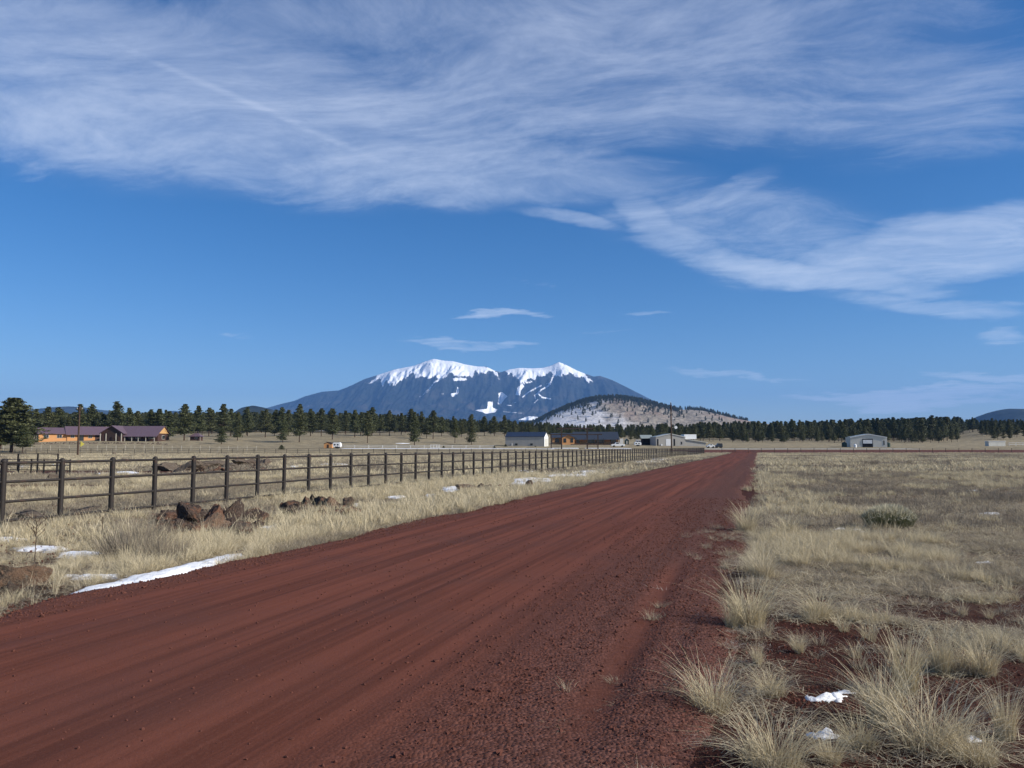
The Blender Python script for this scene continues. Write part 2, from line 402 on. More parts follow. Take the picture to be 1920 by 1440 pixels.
def mat_rock(name, a, c2, rust, amt=.5):
    m, nt, b = newmat(name); g = coord(); n = nnoise(g, 2.2, 7, .65, .4); f = nnoise(g, 14, 6, .7); r = orand()
    c = mixc(sstep(.35, .65, f), a, c2); c = mixc(sstep(.50, .62, n + (r - .5) * .22) * amt, c, rust)
    c = mixc(sstep(.62, .70, nnoise(g, 5, 4)) * .6, c, (.30, .27, .21))
    setc(b, c); b.inputs['Roughness'].default_value = .92; b.inputs['Specular IOR Level'].default_value = .15; bump(b, f + n * .7, .05); return m
M['lava'] = mat_rock('lava_rock', (.032, .024, .021), (.115, .080, .060), (.20, .098, .058), .65)
M['lava_tan'] = mat_rock('tan_lava_rock', (.06, .043, .033), (.185, .132, .092), (.24, .14, .085), .55)
M['dirt'] = mat_rock('heaped_dirt', (.075, .058, .045), (.16, .125, .092), (.11, .07, .05), .4)
M['cinder'] = simple('cinder_stone', (.125, .049, .035), .95, var=.6, scale=9, spec=.1)

def mat_snow():
    m, nt, b = newmat('old_snow'); g = coord(); n = nnoise(g, 9, 6, .65); d = nnoise(g, 2.5, 4)
    setc(b, mixc(sstep(.50, .78, n * .6 + d * .4) * .6, (.84, .84, .84), (.50, .43, .37))); b.inputs['Roughness'].default_value = .6
    b.inputs['Specular IOR Level'].default_value = .2; bump(b, n, .035); return m
M['snow'] = mat_snow()

# ---------------------------------------------------------------- haze
def build_haze():
    m = bpy.data.materials.new('air'); m.use_nodes = True; nt = m.node_tree; nt.nodes.clear()
    o = nt.nodes.new('ShaderNodeOutputMaterial'); p = nt.nodes.new('ShaderNodeVolumePrincipled')
    p.inputs['Color'].default_value = (.22, .48, 1.0, 1); p.inputs['Density'].default_value = HAZE; p.inputs['Anisotropy'].default_value = 0.0
    nt.links.new(p.outputs[0], o.inputs['Volume'])
    b = MB(); b.box(-26000, 26000, -9000, 26000, -4, 1750); h = b.build('haze', m); tag(h, kind='stuff')
HAZE = 4.8e-5
build_haze()

# ---------------------------------------------------------------- ground
def bare(X, Y):                           # open soil between the clumps of the near right field
    return ss(.535, .48, fbm(X * .85, Y * .75, 3, 44) + .16 * ss(7.0, 11.5, Y) + .05 * ss(4, 3, Y)) * (road_t(X, Y) > 3.0)
def lane_mask(X, Y):                      # bare red cinder lanes and turning places beyond the pipe fence
    n = (fbm(X / 3, Y / 3, 3, 31) - .5) * 6
    a = ss(0, 3, 5.5 - np.abs(Y - 58 + n * .5)) * ss(-19, -24, X) * .8
    b = ss(0, 2, 3.0 - np.abs(Y - 36 + n * .3)) * ss(-17, -19, X) * ss(-34, -27, X) * .8
    c = ss(0, 5, 12 - np.abs(Y - 236 + n)) * ss(.9, 1.6, X / 38) * .9
    return np.maximum(np.maximum(a, b), c)
def build_ground():
    t = np.linspace(-9.3, 9.3, 560); xs = 3.0 * np.sinh(t)
    t2 = np.linspace(-4.2, 9.2, 430); ys = 3.0 * np.sinh(t2) + 6.0
    X, Y = np.meshgrid(xs, ys); Z = ground(X, Y)
    tt = road_t(X, Y)
    w = (fbm(X * .5, Y * .5, 3, 3) - .5)
    redr = 1 - ss(3.5, 5.0, tt + w * 3.0); redl = 1 - ss(3.3, 4.1, -tt + w * 1.0)
    red = np.where(tt > 0, redr, redl) * (1 - ss(238, 246, Y)); red = np.maximum(red, lane_mask(X, Y))
    fg = .30 * ss(18, 5, Y) * ss(3, 4.5, tt) + .24 * bare(X, Y) * (Y < 14)
    red = np.maximum(red, fg); red = np.maximum(red, .36 * ss(-4.0, -4.6, X) * ss(9.8, 8.8, Y) * (Y > 4))
    Z = Z - (1 - ss(1.9, 2.5, np.abs(tt))) * .12 * (Y < 235) * (Y > -40)
    me = mesh_np('ground', np.stack([X, Y, Z], -1).reshape(-1, 3), grid_faces(len(ys), len(xs)), M['ground'], True, {'red': red.ravel()})
    tag(obj('ground', me), kind='structure')
build_ground()

# ---------------------------------------------------------------- road
def road_surface(tt, s, Y):
    crown = .055 * (1 - np.clip(np.abs(tt) / 3.6, 0, 1) ** 2)
    ruts = .040 * (fbm(tt * 1.7, s * .035, 3, 41) - .5) + .022 * (fbm(tt * 5.5, s * .07, 3, 47) - .5)
    track = -.032 * np.exp(-((tt - 2.72 - .05 * np.sin(s * .35)) / .10) ** 2) * ss(12.5, 9.5, Y) * ss(3.8, 5.4, Y)
    berm = .014 * np.exp(-((tt - 2.92 - .05 * np.sin(s * .35)) / .09) ** 2) * ss(12.5, 9.5, Y) * ss(3.8, 5.4, Y)
    tread = -.022 * np.exp(-((tt - 2.15) / .13) ** 2) * (np.sin(s * 38) > .1) * ss(5.9, 5.4, Y) * ss(3.2, 3.6, Y)
    lump = .022 * (fbm(tt * 9, s * 9, 2, 53) - .5) * ss(1.2, 3.0, np.abs(tt))
    wob = (fbm(s * .45, s * 0 + 3 * np.sign(tt), 3, 61) - .5)
    edge = np.where(tt > 0, ss(3.1, 4.0, tt + wob * .9), ss(3.25, 3.75, -tt + wob * .8))
    return crown + ruts + track + berm + tread + lump - edge * .16
def build_road():
    tl = np.concatenate([np.linspace(-4.3, -3, 14), np.linspace(-2.9, 2.9, 60), np.linspace(2.95, 4.6, 36)])
    st_ = np.concatenate([np.linspace(-25, 0, 20), np.arange(.2, 14, .055), 14 * 1.013 ** np.arange(0, 222)])
    st_ = st_[st_ < 243]
    T, Y = np.meshgrid(tl, st_)
    X = -4.0 + .32 * Y + T * 1.05
    base = np.where(True, ground(-4.0 + .32 * Y, Y), 0)
    Z = base + .055 + road_surface(T, Y, Y)
    far = ss(60, 160, Y); Z = Z + far * .02
    loose = np.clip(.05 + .9 * ss(1.0, 2.5, T + .5 * (fbm(Y * .3, T * 0, 2, 3) - .5)) + .5 * ss(2.5, 3.3, -T), 0, 1)
    tr = np.exp(-((T - 2.72 - .05 * np.sin(Y * .35)) / .16) ** 2) * ss(12.5, 9.5, Y) * ss(3.8, 5.4, Y); loose = loose * (1 - .8 * tr)
    me = mesh_np('road', np.stack([X, Y, Z], -1).reshape(-1, 3), grid_faces(len(st_), len(tl)), M['road'], True,
                 {'lat': T.ravel(), 'lon': Y.ravel(), 'loose': loose.ravel()})
    tag(obj('road', me), kind='structure')
    # the road it meets, running off to the right behind the far fence
    xs = np.linspace(42, 330, 160); ys = np.linspace(213, 249, 16); X, Y = np.meshgrid(xs, ys)
    w = (fbm(X / 6, Y / 6, 2, 5) - .5) * 3; e = ss(0, 3, np.minimum(Y - 214, 248 - Y) + w) * ss(0, 14, X - 44)
    Z = ground(X, Y) - .05 + .09 * e
    me = mesh_np('cross_road', np.stack([X, Y, Z], -1).reshape(-1, 3), grid_faces(16, 160), M['road'], True,
                 {'lat': (Y / 3).ravel(), 'lon': X.ravel(), 'loose': np.full(X.size, .5)})
    tag(obj('cross_road', me), kind='structure')
    xs = np.linspace(66, 140, 100); ys = np.linspace(262, 276, 8); X, Y = np.meshgrid(xs, ys)
    w = (fbm(X / 8, Y / 5, 2, 15) - .5) * 6; e = ss(0, 3, np.minimum(Y - 262, 276 - Y) + w); Z = ground(X, Y) - .06 + .10 * e
    tag(obj('gravel_drive', mesh_np('gravel_drive', np.stack([X, Y, Z], -1).reshape(-1, 3), grid_faces(8, 100), M['concrete'], True)), kind='structure')
build_road()

# ---------------------------------------------------------------- mountain and hills
def interp_pts(pts, u): p = np.array(pts, float); return np.interp(u, p[:, 0], p[:, 1])
def inpoly(px, py, poly):
    ins = np.zeros(px.shape, bool); n = len(poly)
    for i in range(n):
        x0, y0 = poly[i]; x1, y1 = poly[(i + 1) % n]
        c = ((y0 > py) != (y1 > py)) & (px < (x1 - x0) * (py - y0) / ((y1 - y0) + 1e-9) + x0); ins ^= c
    return ins
def segdist(px, py, a, b):
    ax, ay = a; bx, by = b; dx, dy = bx - ax, by - ay; t = np.clip(((px - ax) * dx + (py - ay) * dy) / (dx * dx + dy * dy + 1e-9), 0, 1)
    return np.hypot(px - ax - t * dx, py - ay - t * dy)
def Z5(l): return [(500 + a * .3958, 660 + b * .396) for a, b in l]
RIDGE = Z5([(-320, 420), (-150, 330), (0, 267), (60, 250), (130, 233), (180, 212), (260, 190), (340, 184), (400, 160), (460, 130), (540, 105), (600, 85), (700, 65), (750, 45),
            (790, 33), (840, 42), (880, 44), (940, 60), (1000, 70), (1040, 70), (1080, 90), (1110, 97), (1150, 84), (1200, 76), (1260, 79), (1310, 76), (1350, 65),
            (1385, 48), (1420, 62), (1470, 88), (1500, 100), (1550, 118), (1580, 114), (1640, 135), (1720, 175), (1800, 216), (1840, 236), (1900, 266), (2050, 330), (2250, 400)])
def mat_mountain():
    m, nt, b = newmat('mountain_surface'); s = attr('snow'); g = coord('Object'); x, y, z = sep(g)
    n = nnoise(g, .0022, 6, .65); f = nnoise(g, .012, 5, .7); f2 = nnoise(comb(x, y * .3, z), .03, 4, .7)
    wood = mixc(sstep(.35, .65, f), (.008, .011, .010), (.024, .030, .026))
    wood = mixc(sstep(.46, .66, n) * (1.0 - sstep(450, 1000, z)) * .7, wood, (.085, .072, .06))
    wood = mixc(sstep(900, 1300, z) * sstep(.4, .6, f) * .5, wood, (.14, .13, .13))
    sn = sstep(.42, .62, s + (f2 - .5) * .9 + (f - .5) * .6)
    setc(b, mixc(sn, wood, (.90, .91, .93))); b.inputs['Roughness'].default_value = .9; b.inputs['Specular IOR Level'].default_value = .1
    bump(b, f, 40.0, .6); return m
def build_mountain():
    YR, L = 13000.0, 5200.0
    pxs = np.linspace(380, 1400, 620); ss_ = np.concatenate([np.linspace(-.45, -.03, 10), np.linspace(0, 1.0, 210)])
    PX, S = np.meshgrid(pxs, ss_)
    zr = (834 - interp_pts(RIDGE, PX)) / 1440.0 * YR
    zr = np.maximum(zr, 1)
    Y = YR - S * L; X = (PX - 960) / 1440.0 * YR
    Sf = np.abs(S)
    prof = np.exp(-Sf * 2.0) * (1 - Sf) ** .75
    spur = fbm(X / 520 + S * 1.1, S * 2.2, 4, 77, .55); spur = 1 - np.abs(2 * spur - 1)
    fine = 1 - np.abs(2 * fbm(X / 150 + S * 2, S * 6, 4, 99, .6) - 1)
    amp = ss(0.0, .10, Sf) * (1 - ss(.75, 1, Sf))
    Z = zr * (prof + amp * .27 * (spur - .75) * (1 - Sf) + .095 * ss(0, .04, Sf) * (fine - .7) * (1 - Sf * .6))
    Z = np.maximum(Z, 0) + 8
    qx, qy = to_px(X, Y, Z)
    nz = (fbm(X / 170, S * 7, 4, 12, .6) - .5)
    streak = fbm(X / 60, S * 3, 3, 15, .6) - .5; rqy = qy + nz * 10 + streak * 16; rqx = qx + (fbm(X / 120, S * 22, 3, 14) - .5) * 5
    caps = [Z5([(480, 152), (540, 128), (548, 168), (562, 140), (585, 162), (640, 125), (690, 100), (718, 128), (745, 112), (760, 128), (800, 118), (815, 128), (722, 212), (733, 204), (830, 132),
                (870, 106), (912, 118), (975, 124), (985, 96), (1050, 88), (1108, 130), (1080, 80), (1040, 60), (880, 30), (790, 18), (700, 50), (540, 90)]),
            Z5([(1100, 90), (1160, 98), (1185, 120), (1205, 150), (1240, 128), (1300, 105), (1345, 102), (1370, 108), (1420, 100), (1460, 116), (1500, 132), (1545, 138), (1500, 90), (1440, 60), (1385, 30), (1310, 60), (1200, 60), (1110, 80)]),
            Z5([(985, 276), (1045, 268), (1048, 234), (1072, 236), (1070, 264), (1092, 272), (1082, 286), (1040, 292), (1020, 284)]),
            Z5([(1098, 194), (1116, 190), (1142, 210), (1126, 224), (1112, 246), (1094, 248), (1100, 218)]),
            Z5([(1190, 322), (1240, 304), (1290, 308), (1290, 324)]),
            Z5([(1178, 205), (1188, 168), (1212, 150), (1222, 160), (1204, 182), (1200, 205)]),
            Z5([(870, 196), (898, 192), (903, 164), (912, 172), (908, 196), (880, 214)]),
            Z5([(880, 124), (915, 122), (955, 128), (950, 134), (885, 137)])]
    snow = np.zeros(PX.shape)
    for i, c in enumerate(caps):
        d = np.full(PX.shape, 1e9)
        for k in range(len(c)): d = np.minimum(d, segdist(rqx if i < 2 else qx, rqy if i < 2 else qy, c[k], c[(k + 1) % len(c)]))
        ins = inpoly(rqx if i < 2 else qx, rqy if i < 2 else qy, c); snow = np.maximum(snow, np.clip(.5 + np.where(ins, d, -d) * (.11 if i < 2 else .40), 0, 1))
    for pts, w in (([(1362, 100), (1350, 135), (1335, 160), (1300, 180), (1285, 195), (1305, 215), (1345, 222)], 1.5), ([(1285, 195), (1270, 205), (1272, 220)], 1.0),
                   ([(1205, 128), (1222, 150), (1255, 140)], 1.6), ([(1300, 158), (1240, 190), (1212, 214)], 1.5), ([(1285, 225), (1268, 242)], .9),
                   ([(1140, 252), (1160, 254)], 1.0), ([(1120, 282), (1210, 290)], .5),
                   ([(820, 196), (838, 198)], .5), ([(1175, 240), (1180, 238)], .7), ([(1325, 150), (1345, 153)], .9), ([(545, 140), (550, 165)], .9)):
        q = Z5(pts)
        for k in range(len(q) - 1): snow = np.maximum(snow, np.clip(.95 - (segdist(qx, qy, q[k], q[k + 1]) / (w * .95)) * .5, 0, 1))
    snow = np.where(S < 0, ss(700, 900, Z), snow)
    me = mesh_np('mountain', np.stack([X, Y, Z], -1).reshape(-1, 3), grid_faces(len(ss_), len(pxs)), mat_mountain(), True, {'snow': snow.ravel()})
    tag(obj('mountain', me), kind='structure')
build_mountain()

HILL = [(880, 822), (960, 806), (1000, 793), (1030, 778), (1055, 767), (1080, 757), (1105, 750), (1120, 747), (1150, 746), (1180, 749), (1210, 756), (1240, 764), (1262, 768),
        (1290, 767.5), (1312, 769.5), (1332, 774), (1350, 779), (1375, 785), (1400, 790), (1450, 798), (1560, 812)]
def hill_mesh(name, pts, YR, L, mat, n=240, m=70, relief=.08, base=8, seed=1):
    p = np.array(pts, float); pxs = np.linspace(p[0, 0], p[-1, 0], n); s = np.concatenate([np.linspace(-.8, -.05, 8), np.linspace(0, 1, m)])
    PX, S = np.meshgrid(pxs, s); zr = np.maximum((834 - interp_pts(pts, PX)) / 1440 * YR, 0); X = (PX - 960) / 1440 * YR; Y = YR - S * L; Sf = np.abs(S)
    prof = .5 + .5 * np.cos(pi * np.clip(Sf, 0, 1)); r = fbm(X / (L * .22), Y / (L * .30), 4, seed, .55) - .5
    Z = zr * (prof + relief * r * ss(0, .15, Sf) * (1 - Sf)); Z = Z + base * .5 * Sf
    me = mesh_np(name, np.stack([X, Y, Z], -1).reshape(-1, 3), grid_faces(len(s), n), mat, True); o = obj(name, me); tag(o, kind='structure')
    return X, Y, Z, S
def mat_hill():
    m, nt, b = newmat('grass_hill'); g = coord('Object'); x, y, z = sep(g)
    n = nnoise(comb(x * 1.0, y * .5, z * 2.5), .011, 7, .68, .4); f = nnoise(g, .05, 6, .7); s = attr('x')
    w = 1.0 - sstep(120, 640, x + (nnoise(g, .004, 4) - .5) * 500)
    c = mixc(sstep(.35, .65, f), (.15, .125, .095), (.33, .28, .215)); c = mixc(sstep(.45, .7, nnoise(g, .006, 4)) * .5, c, (.22, .12, .085))
    sn = sstep(.60, .74, n * .75 + f * .25 + w * .16) * .8
    sn2 = vmax(sn, sstep(.34, .66, w * (n * 1.1 + f * .6) ) * .74)
    setc(b, mixc(sn2, c, (.74, .73, .74))); b.inputs['Roughness'].default_value = .95; bump(b, f * .6 + n * .4, 10.0); return m
hillgrid = hill_mesh('hill', HILL, 3000, 620, mat_hill(), relief=.10, seed=5)
M['far_hill'] = simple('wooded_far_hill', (.030, .036, .028), .95, var=.5, scale=.01, spec=.05)
hill_mesh('distant_hill', [(40, 800), (62, 776), (85, 766), (110, 763), (132, 762), (160, 764), (185, 768), (205, 770), (235, 778), (260, 790), (290, 806)], 8500, 1500, M['far_hill'], 80, 30, seed=2)
hill_mesh('distant_hill', [(300, 790), (316, 773), (326, 770), (334, 771), (350, 782), (370, 800)], 9500, 900, M['far_hill'], 40, 20, seed=3)
hill_mesh('distant_hill', [(420, 800), (440, 780), (460, 763), (475, 760), (492, 763), (520, 770), (560, 785), (600, 806)], 3600, 500, M['far_hill'], 60, 30, seed=4)
hill_mesh('distant_hill', [(1780, 810), (1830, 790), (1855, 776), (1875, 769), (1890, 766), (1915, 767), (1950, 764), (2010, 762), (2080, 775), (2180, 806)], 5200, 900, M['far_hill'], 80, 30, seed=6)

# ---------------------------------------------------------------- pines
def crown_mesh(name, seed, nb=34, leaves=15, leafsz=.42, round_=.5, base=.22):
    r = np.random.default_rng(seed); V_, T_ = [], []
    H = 1.0; cl = []
    lean = r.normal(0, .012, 2)
    for i in range(nb):
        h = base + (1 - base) * (i + r.uniform(-.3, .3)) / nb; h = min(max(h, base), .985)
        q = (h - base) / (1 - base)
        prof = (1 - q ** (1.25 + .9 * round_)) * (.55 + .45 * min(1, q * 5)) * (1.0 - .30 * (1 - round_) * q)
        nbr = 3 if q < .85 else 2
        for k in range(nbr):
            az = r.uniform(0, 2 * pi); ln = prof * r.uniform(.62, 1.08)
            for d in (.35, .68, 1.0):
                cl.append((cos(az) * ln * d + lean[0] * q, sin(az) * ln * d + lean[1] * q, h + r.normal(0, .008) + (.02 * d * (q - .3)), .10 + .10 * prof, d))
    for k in range(7): cl.append((lean[0], lean[1], .97 - .03 * k, .05 + .015 * k, .6))
    cl = np.array(cl)
    # width unit = crown radius 1, height unit = 1 (scaled per tree by radius and height): R ~ 0.22 H
    n = len(cl) * leaves; c = np.repeat(cl, leaves, 0); d = r.normal(0, 1, (n, 3)); d /= np.linalg.norm(d, axis=1)[:, None]; rad = r.uniform(.3, 1, n) ** .5
    RR, HH = 3.1, 14.0
    ctr = np.stack([c[:, 0] * RR, c[:, 1] * RR, c[:, 2] * HH], 1) + d * rad[:, None] * np.stack([c[:, 3] * 5.0, c[:, 3] * 5.0, c[:, 3] * 2.4], 1)
    a = r.normal(0, 1, (n, 3)); a /= np.linalg.norm(a, axis=1)[:, None]; b = np.cross(a, r.normal(0, 1, (n, 3))); b /= np.linalg.norm(b, axis=1)[:, None]
    sz = leafsz * r.uniform(.6, 1.25, n)[:, None]
    P = np.stack([ctr - a * sz * .5, ctr + b * sz * .32, ctr + a * sz * .6, ctr - b * sz * .32], 1)
    P[..., 0] /= RR; P[..., 1] /= RR; P[..., 2] = np.minimum(P[..., 2] / HH, 1.0)
    tint = np.clip(.30 + .45 * r.uniform(0, 1, n) + .25 * (np.repeat(r.uniform(0, 1, len(cl)), leaves) - .5) * 2, 0, 1)
    return mesh_np(name, P.reshape(-1, 3), np.arange(n * 4).reshape(-1, 4), M['needles'], False, {'tint': np.repeat(tint, 4)})
def trunk_mesh(seed):
    r = random.Random(seed); b = MB(); hs = [(0, .055), (.06, .044), (.35, .034), (.65, .022), (.95, .006)]
    for (h0, r0), (h1, r1) in zip(hs[:-1], hs[1:]): b.tube((0, 0, h0), (0, 0, h1), r0 * 1.45, r1 * 1.45, 7, False)
    for k in range(16):
        h = r.uniform(.22, .9); a = r.uniform(0, 2 * pi); l = .75 * (1 - h * .8); b.tube((0, 0, h), (cos(a) * l, sin(a) * l, h + .02), .018, .006, 3, False)
    return b.mesh('trunk', M['bark'], True)
CROWNS = [crown_mesh('crown', 100 + k, 32 + (k % 3) * 3, 13, .44, (.15, .4, .7, .95, .3, .6, .85)[k % 7], (.14, .2, .26, .22)[k % 4]) for k in range(9)]
SMALLCROWNS = [crown_mesh('crown', 300 + k, 20, 10, .75, (.3, .8, .6)[k], .12) for k in range(3)]
TRUNKS = [trunk_mesh(k) for k in range(3)]
trees = []                                     # (Y, X, height, radius, variant, label, group)
def tree_px(px, top, base=None, rpx=None, Y=None, var=None, label=None, group=None, cr=None):
    if Y is None:
        for Yt in np.arange(150, 620, 1.0):
            X = (px - 960) / F * Yt
            if to_px(X, Yt, gz(X, Yt))[1] <= base: Y = Yt; break
        else: Y = 500
    X = at(px, 834, Y)[0]; z = gz(X, Y); zt = at(px, top, Y)[2]; h = zt - z
    trees.append((Y, X, z, h, (1.3 * rpx / F * Y) if rpx else h * rnd.uniform(.27, .36), rnd.randrange(9) if var is None else var, label, group))
G1 = 'pines standing around and behind the maroon-roofed ranch house'; L1 = 'dark green pine in the row around the maroon-roofed ranch house'
G2 = 'pines on the grassy slope left of the grey barn'; L2 = 'mid-sized pine in the loose row along the grassy slope beneath the snowy mountain'
G3 = 'pines in the forest edge behind the houses and barns'; L3 = 'pine in the low forest edge behind the barns and dark-roofed log house'
G4 = 'pines in the dense forest edge on the right'; L4 = 'dark pine in the dense forest wall behind the open grey shed on the right'
tree_px(22, 745, 852, 44, Y=212, var=3, label='largest pine in view with bare dark trunk at far left beside the ranch house')
tree_px(43, 797, 853, 15, Y=208, var=2, label='small pine under the right side of the largest pine at far left')
tree_px(1, 772, 845, 26, Y=235, var=4, label='half-hidden pine behind the left side of the largest pine at the picture edge')
tree_px(415, 798, 833, 11, var=0, label='short bright green pine standing in front of the row right of the ranch house')
tree_px(345, 757, 826, 19, var=1, label='tall dark pine beside the small maroon-roofed outbuilding')
tree_px(777, 772, 835, 12, var=4, label='pine standing forward and lowest on the slope above the long pale fence')
tree_px(884, 789, 834, 10, var=0, label='small pine standing forward on the slope, first to the left of the grey barn')
tree_px(689, 770, 831, 11, var=2, label='narrow pine standing forward on the slope right of the orange shed and white trailer')
tree_px(561, 757, 829, 14, var=1, label='tall round-topped pine standing forward left of the orange shed')
tree_px(530, 786, 830, 10, var=0, label='small pine on dark ground left of the tall round-topped pine')
tree_px(853, 784, 831, 9, var=6, label='small pine with thin trunk on the slope, second to the left of the grey barn')
tree_px(445, 772, 826, 12, var=4, label='pine standing slightly forward just right of the short bright green pine')
ORD = ['first', 'second', 'third', 'fourth', 'fifth', 'sixth', 'seventh', 'eighth', 'ninth', 'tenth', 'eleventh', 'twelfth', 'thirteenth', 'fourteenth', 'fifteenth', 'sixteenth', 'seventeenth', 'eighteenth', 'nineteenth', 'twentieth'] + ['twenty-' + q for q in ('first', 'second', 'third', 'fourth', 'fifth', 'sixth', 'seventh', 'eighth')]
n1 = 0
for p, tp, bs in ((66, 766, 824), (88, 762, 826), (108, 763, 826), (128, 780, 820), (147, 757, 826), (170, 757, 826), (192, 775, 822), (217, 752, 826), (240, 764, 822), (256, 770, 820), (282, 767, 822), (297, 766, 822), (316, 770, 826),
                  (370, 760, 820), (391, 764, 818), (418, 757, 820), (432, 766, 818), (462, 762, 816)):
    tree_px(p, tp, None if p < 330 else bs, None, Y=(306 + rnd.uniform(0, 12)) if p < 330 else None, label='%s pine from the left in the row %s the maroon-roofed ranch house' % (ORD[n1], 'behind' if p < 330 else 'right of'), group=G1); n1 += 1
    if p == 316: n1 = 0
n1 = 0
for p, tp, bs in ((497, 767, 820), (514, 772, 818), (527, 763, 818), (540, 768, 816), (582, 766, 818), (602, 765, 818), (623, 766, 824), (648, 780, 815), (665, 768, 820), (676, 772, 816), (697, 763, 817), (712, 776, 816),
                  (730, 769, 817), (752, 774, 815), (771, 766, 818), (790, 771, 816), (800, 785, 822), (812, 769, 823), (828, 781, 818), (850, 780, 817), (865, 788, 820), (884, 776, 818), (908, 780, 817), (927, 780, 817), (946, 778, 818)):
    tree_px(p, tp, bs, None, label='%s pine from the left in the row on the grassy slope' % ORD[n1], group=G2); n1 += 1
TOPL = [(-200, 768), (430, 767), (700, 768), (800, 776), (900, 781), (1000, 790), (1100, 795), (1200, 795), (1300, 791), (1400, 789), (1500, 788), (1600, 784), (1700, 782), (1780, 780), (1850, 786), (2100, 784)]
def fill(px0, px1, n, Y0, Y1, lo, hi, lab, grp):
    for k in range(n):
        p = px0 + (px1 - px0) * (k + rnd.uniform(-.45, 1.45)) / n; Y = rnd.uniform(Y0, Y1)
        if lab == L4 and 1795 < p < 1835 and Y < 640: continue
        trees.append((lambda X, Y, tp: (Y, X, gz(X, Y), min(24, max(5.5, at(p, tp, Y)[2] - gz(X, Y))), 0, rnd.randrange(9), lab, grp))((p - 960) / F * Y, Y, float(interp_pts(TOPL, p)) + rnd.choice((rnd.uniform(lo, hi), rnd.uniform(lo - 3, lo + 6)))))
fill(-110, 470, 24, 372, 470, 2, 18, L1, G1)
fill(470, 960, 24, 492, 560, 0, 16, L2, G2)
fill(950, 1400, 46, 430, 520, 2, 18, L3, G3)
fill(1380, 2030, 74, 440, 520, 0, 22, L4, G4)
fill(1380, 2030, 46, 425, 440, 16, 30, L4, G4)
fill(1784, 1862, 14, 645, 700, 0, 6, L4, G4)
for i, t in enumerate(trees):
    if t[4] == 0: trees[i] = t[:4] + (t[3] * rnd.uniform(.24, .34),) + t[5:]
def put_tree(t):
    Y, X, z, h, rad, var, lab, grp = t
    if lab is None: lab, grp = L1, G1
    rz = rnd.uniform(0, 6.28)
    o = thing('pine_tree', lab, 'tree', (X, Y, z - .1), rz, grp)
    if 'largest pine in view' in lab: cr = BIG
    else: cr = CROWNS[var]
    obj('trunk', TRUNKS[var % 3], o, (0, 0, 0), scl=(h * .22, h * .22, h * .97)) if False else obj('trunk', TRUNKS[var % 3], o, scl=(rad * .8, rad * .8, h * .97))
    obj('crown', cr, o, scl=(rad, rad * rnd.uniform(.88, 1.1), h))
BIG = crown_mesh('crown', 555, 46, 26, .34, .8, .20)
for t in trees: put_tree(t)
print('TREES', len(trees))

def gn_scatter(name, pts, rot, scl, idx, sources, kind='stuff'):
    cname = name + '_sources'; c = bpy.data.collections.new(cname)
    for k, me in enumerate(sources): so = bpy.data.objects.new('%s_source_%02d' % (name, k), me); c.objects.link(so)
    me = mesh_np(name, pts, np.zeros((0, 4)), None, attrs={'rot': rot, 'scl': scl if scl.ndim == 2 else np.repeat(scl[:, None], 3, 1)})
    a = me.attributes.new('idx', 'INT', 'POINT'); a.data.foreach_set('value', idx.astype(np.int32))
    o = bpy.data.objects.new(name, me); COL.objects.link(o)
    g = bpy.data.node_groups.new(name + '_scatter', 'GeometryNodeTree'); g.interface.new_socket('Geometry', in_out='INPUT', socket_type='NodeSocketGeometry')
    g.interface.new_socket('Geometry', in_out='OUTPUT', socket_type='NodeSocketGeometry'); N = g.nodes; Lk = g.links
    i = N.new('NodeGroupInput'); q = N.new('NodeGroupOutput'); ip = N.new('GeometryNodeInstanceOnPoints'); ci = N.new('GeometryNodeCollectionInfo')
    ci.inputs['Collection'].default_value = c; ci.inputs['Separate Children'].default_value = True; ci.inputs['Reset Children'].default_value = True
    def na(nm, t): n = N.new('GeometryNodeInputNamedAttribute'); n.data_type = t; n.inputs['Name'].default_value = nm; return n.outputs[0]
    Lk.new(i.outputs[0], ip.inputs['Points']); Lk.new(ci.outputs[0], ip.inputs['Instance']); ip.inputs['Pick Instance'].default_value = True
    Lk.new(na('idx', 'INT'), ip.inputs['Instance Index']); Lk.new(na('rot', 'FLOAT_VECTOR'), ip.inputs['Rotation']); Lk.new(na('scl', 'FLOAT_VECTOR'), ip.inputs['Scale'])
    Lk.new(ip.outputs[0], q.inputs[0]); md = o.modifiers.new('scatter', 'NODES'); md.node_group = g
    tag(o, kind=kind); return o
# deep forest behind the front rows, and the thin woods on the hill: past the 300 largest, one mass each
def forest():
    P, S = [], []
    for k in range(3400):
        p = rnd.uniform(-250, 2150) if k < 2400 else rnd.uniform(-250, 960); Y = rnd.uniform(520, 800) if p > 950 else (rnd.uniform(470 if p < 470 else 560, 640) if k >= 2400 else rnd.uniform(500 if p < 470 else 570, 800)); X = (p - 960) / F * Y
        if 1790 < p < 1838 and Y < 640: continue
        tp = float(interp_pts(TOPL, p)) + (rnd.uniform(0, 13) if p > 950 else rnd.uniform(5, 24)); z = gz(X, Y); h = min(19, max(4.5, at(p, tp, Y)[2] - z)); P.append((X, Y, z)); S.append((h * .30, h * .30, h))
    n = len(P); return gn_scatter('pine_forest', np.array(P), np.stack([np.zeros(n), np.zeros(n), rng.uniform(0, 6.28, n)], 1), np.array(S), rng.integers(0, 9, n), CROWNS)
tag(forest(), 'deep pine forest filling the gaps behind the front rows of pines', 'forest')
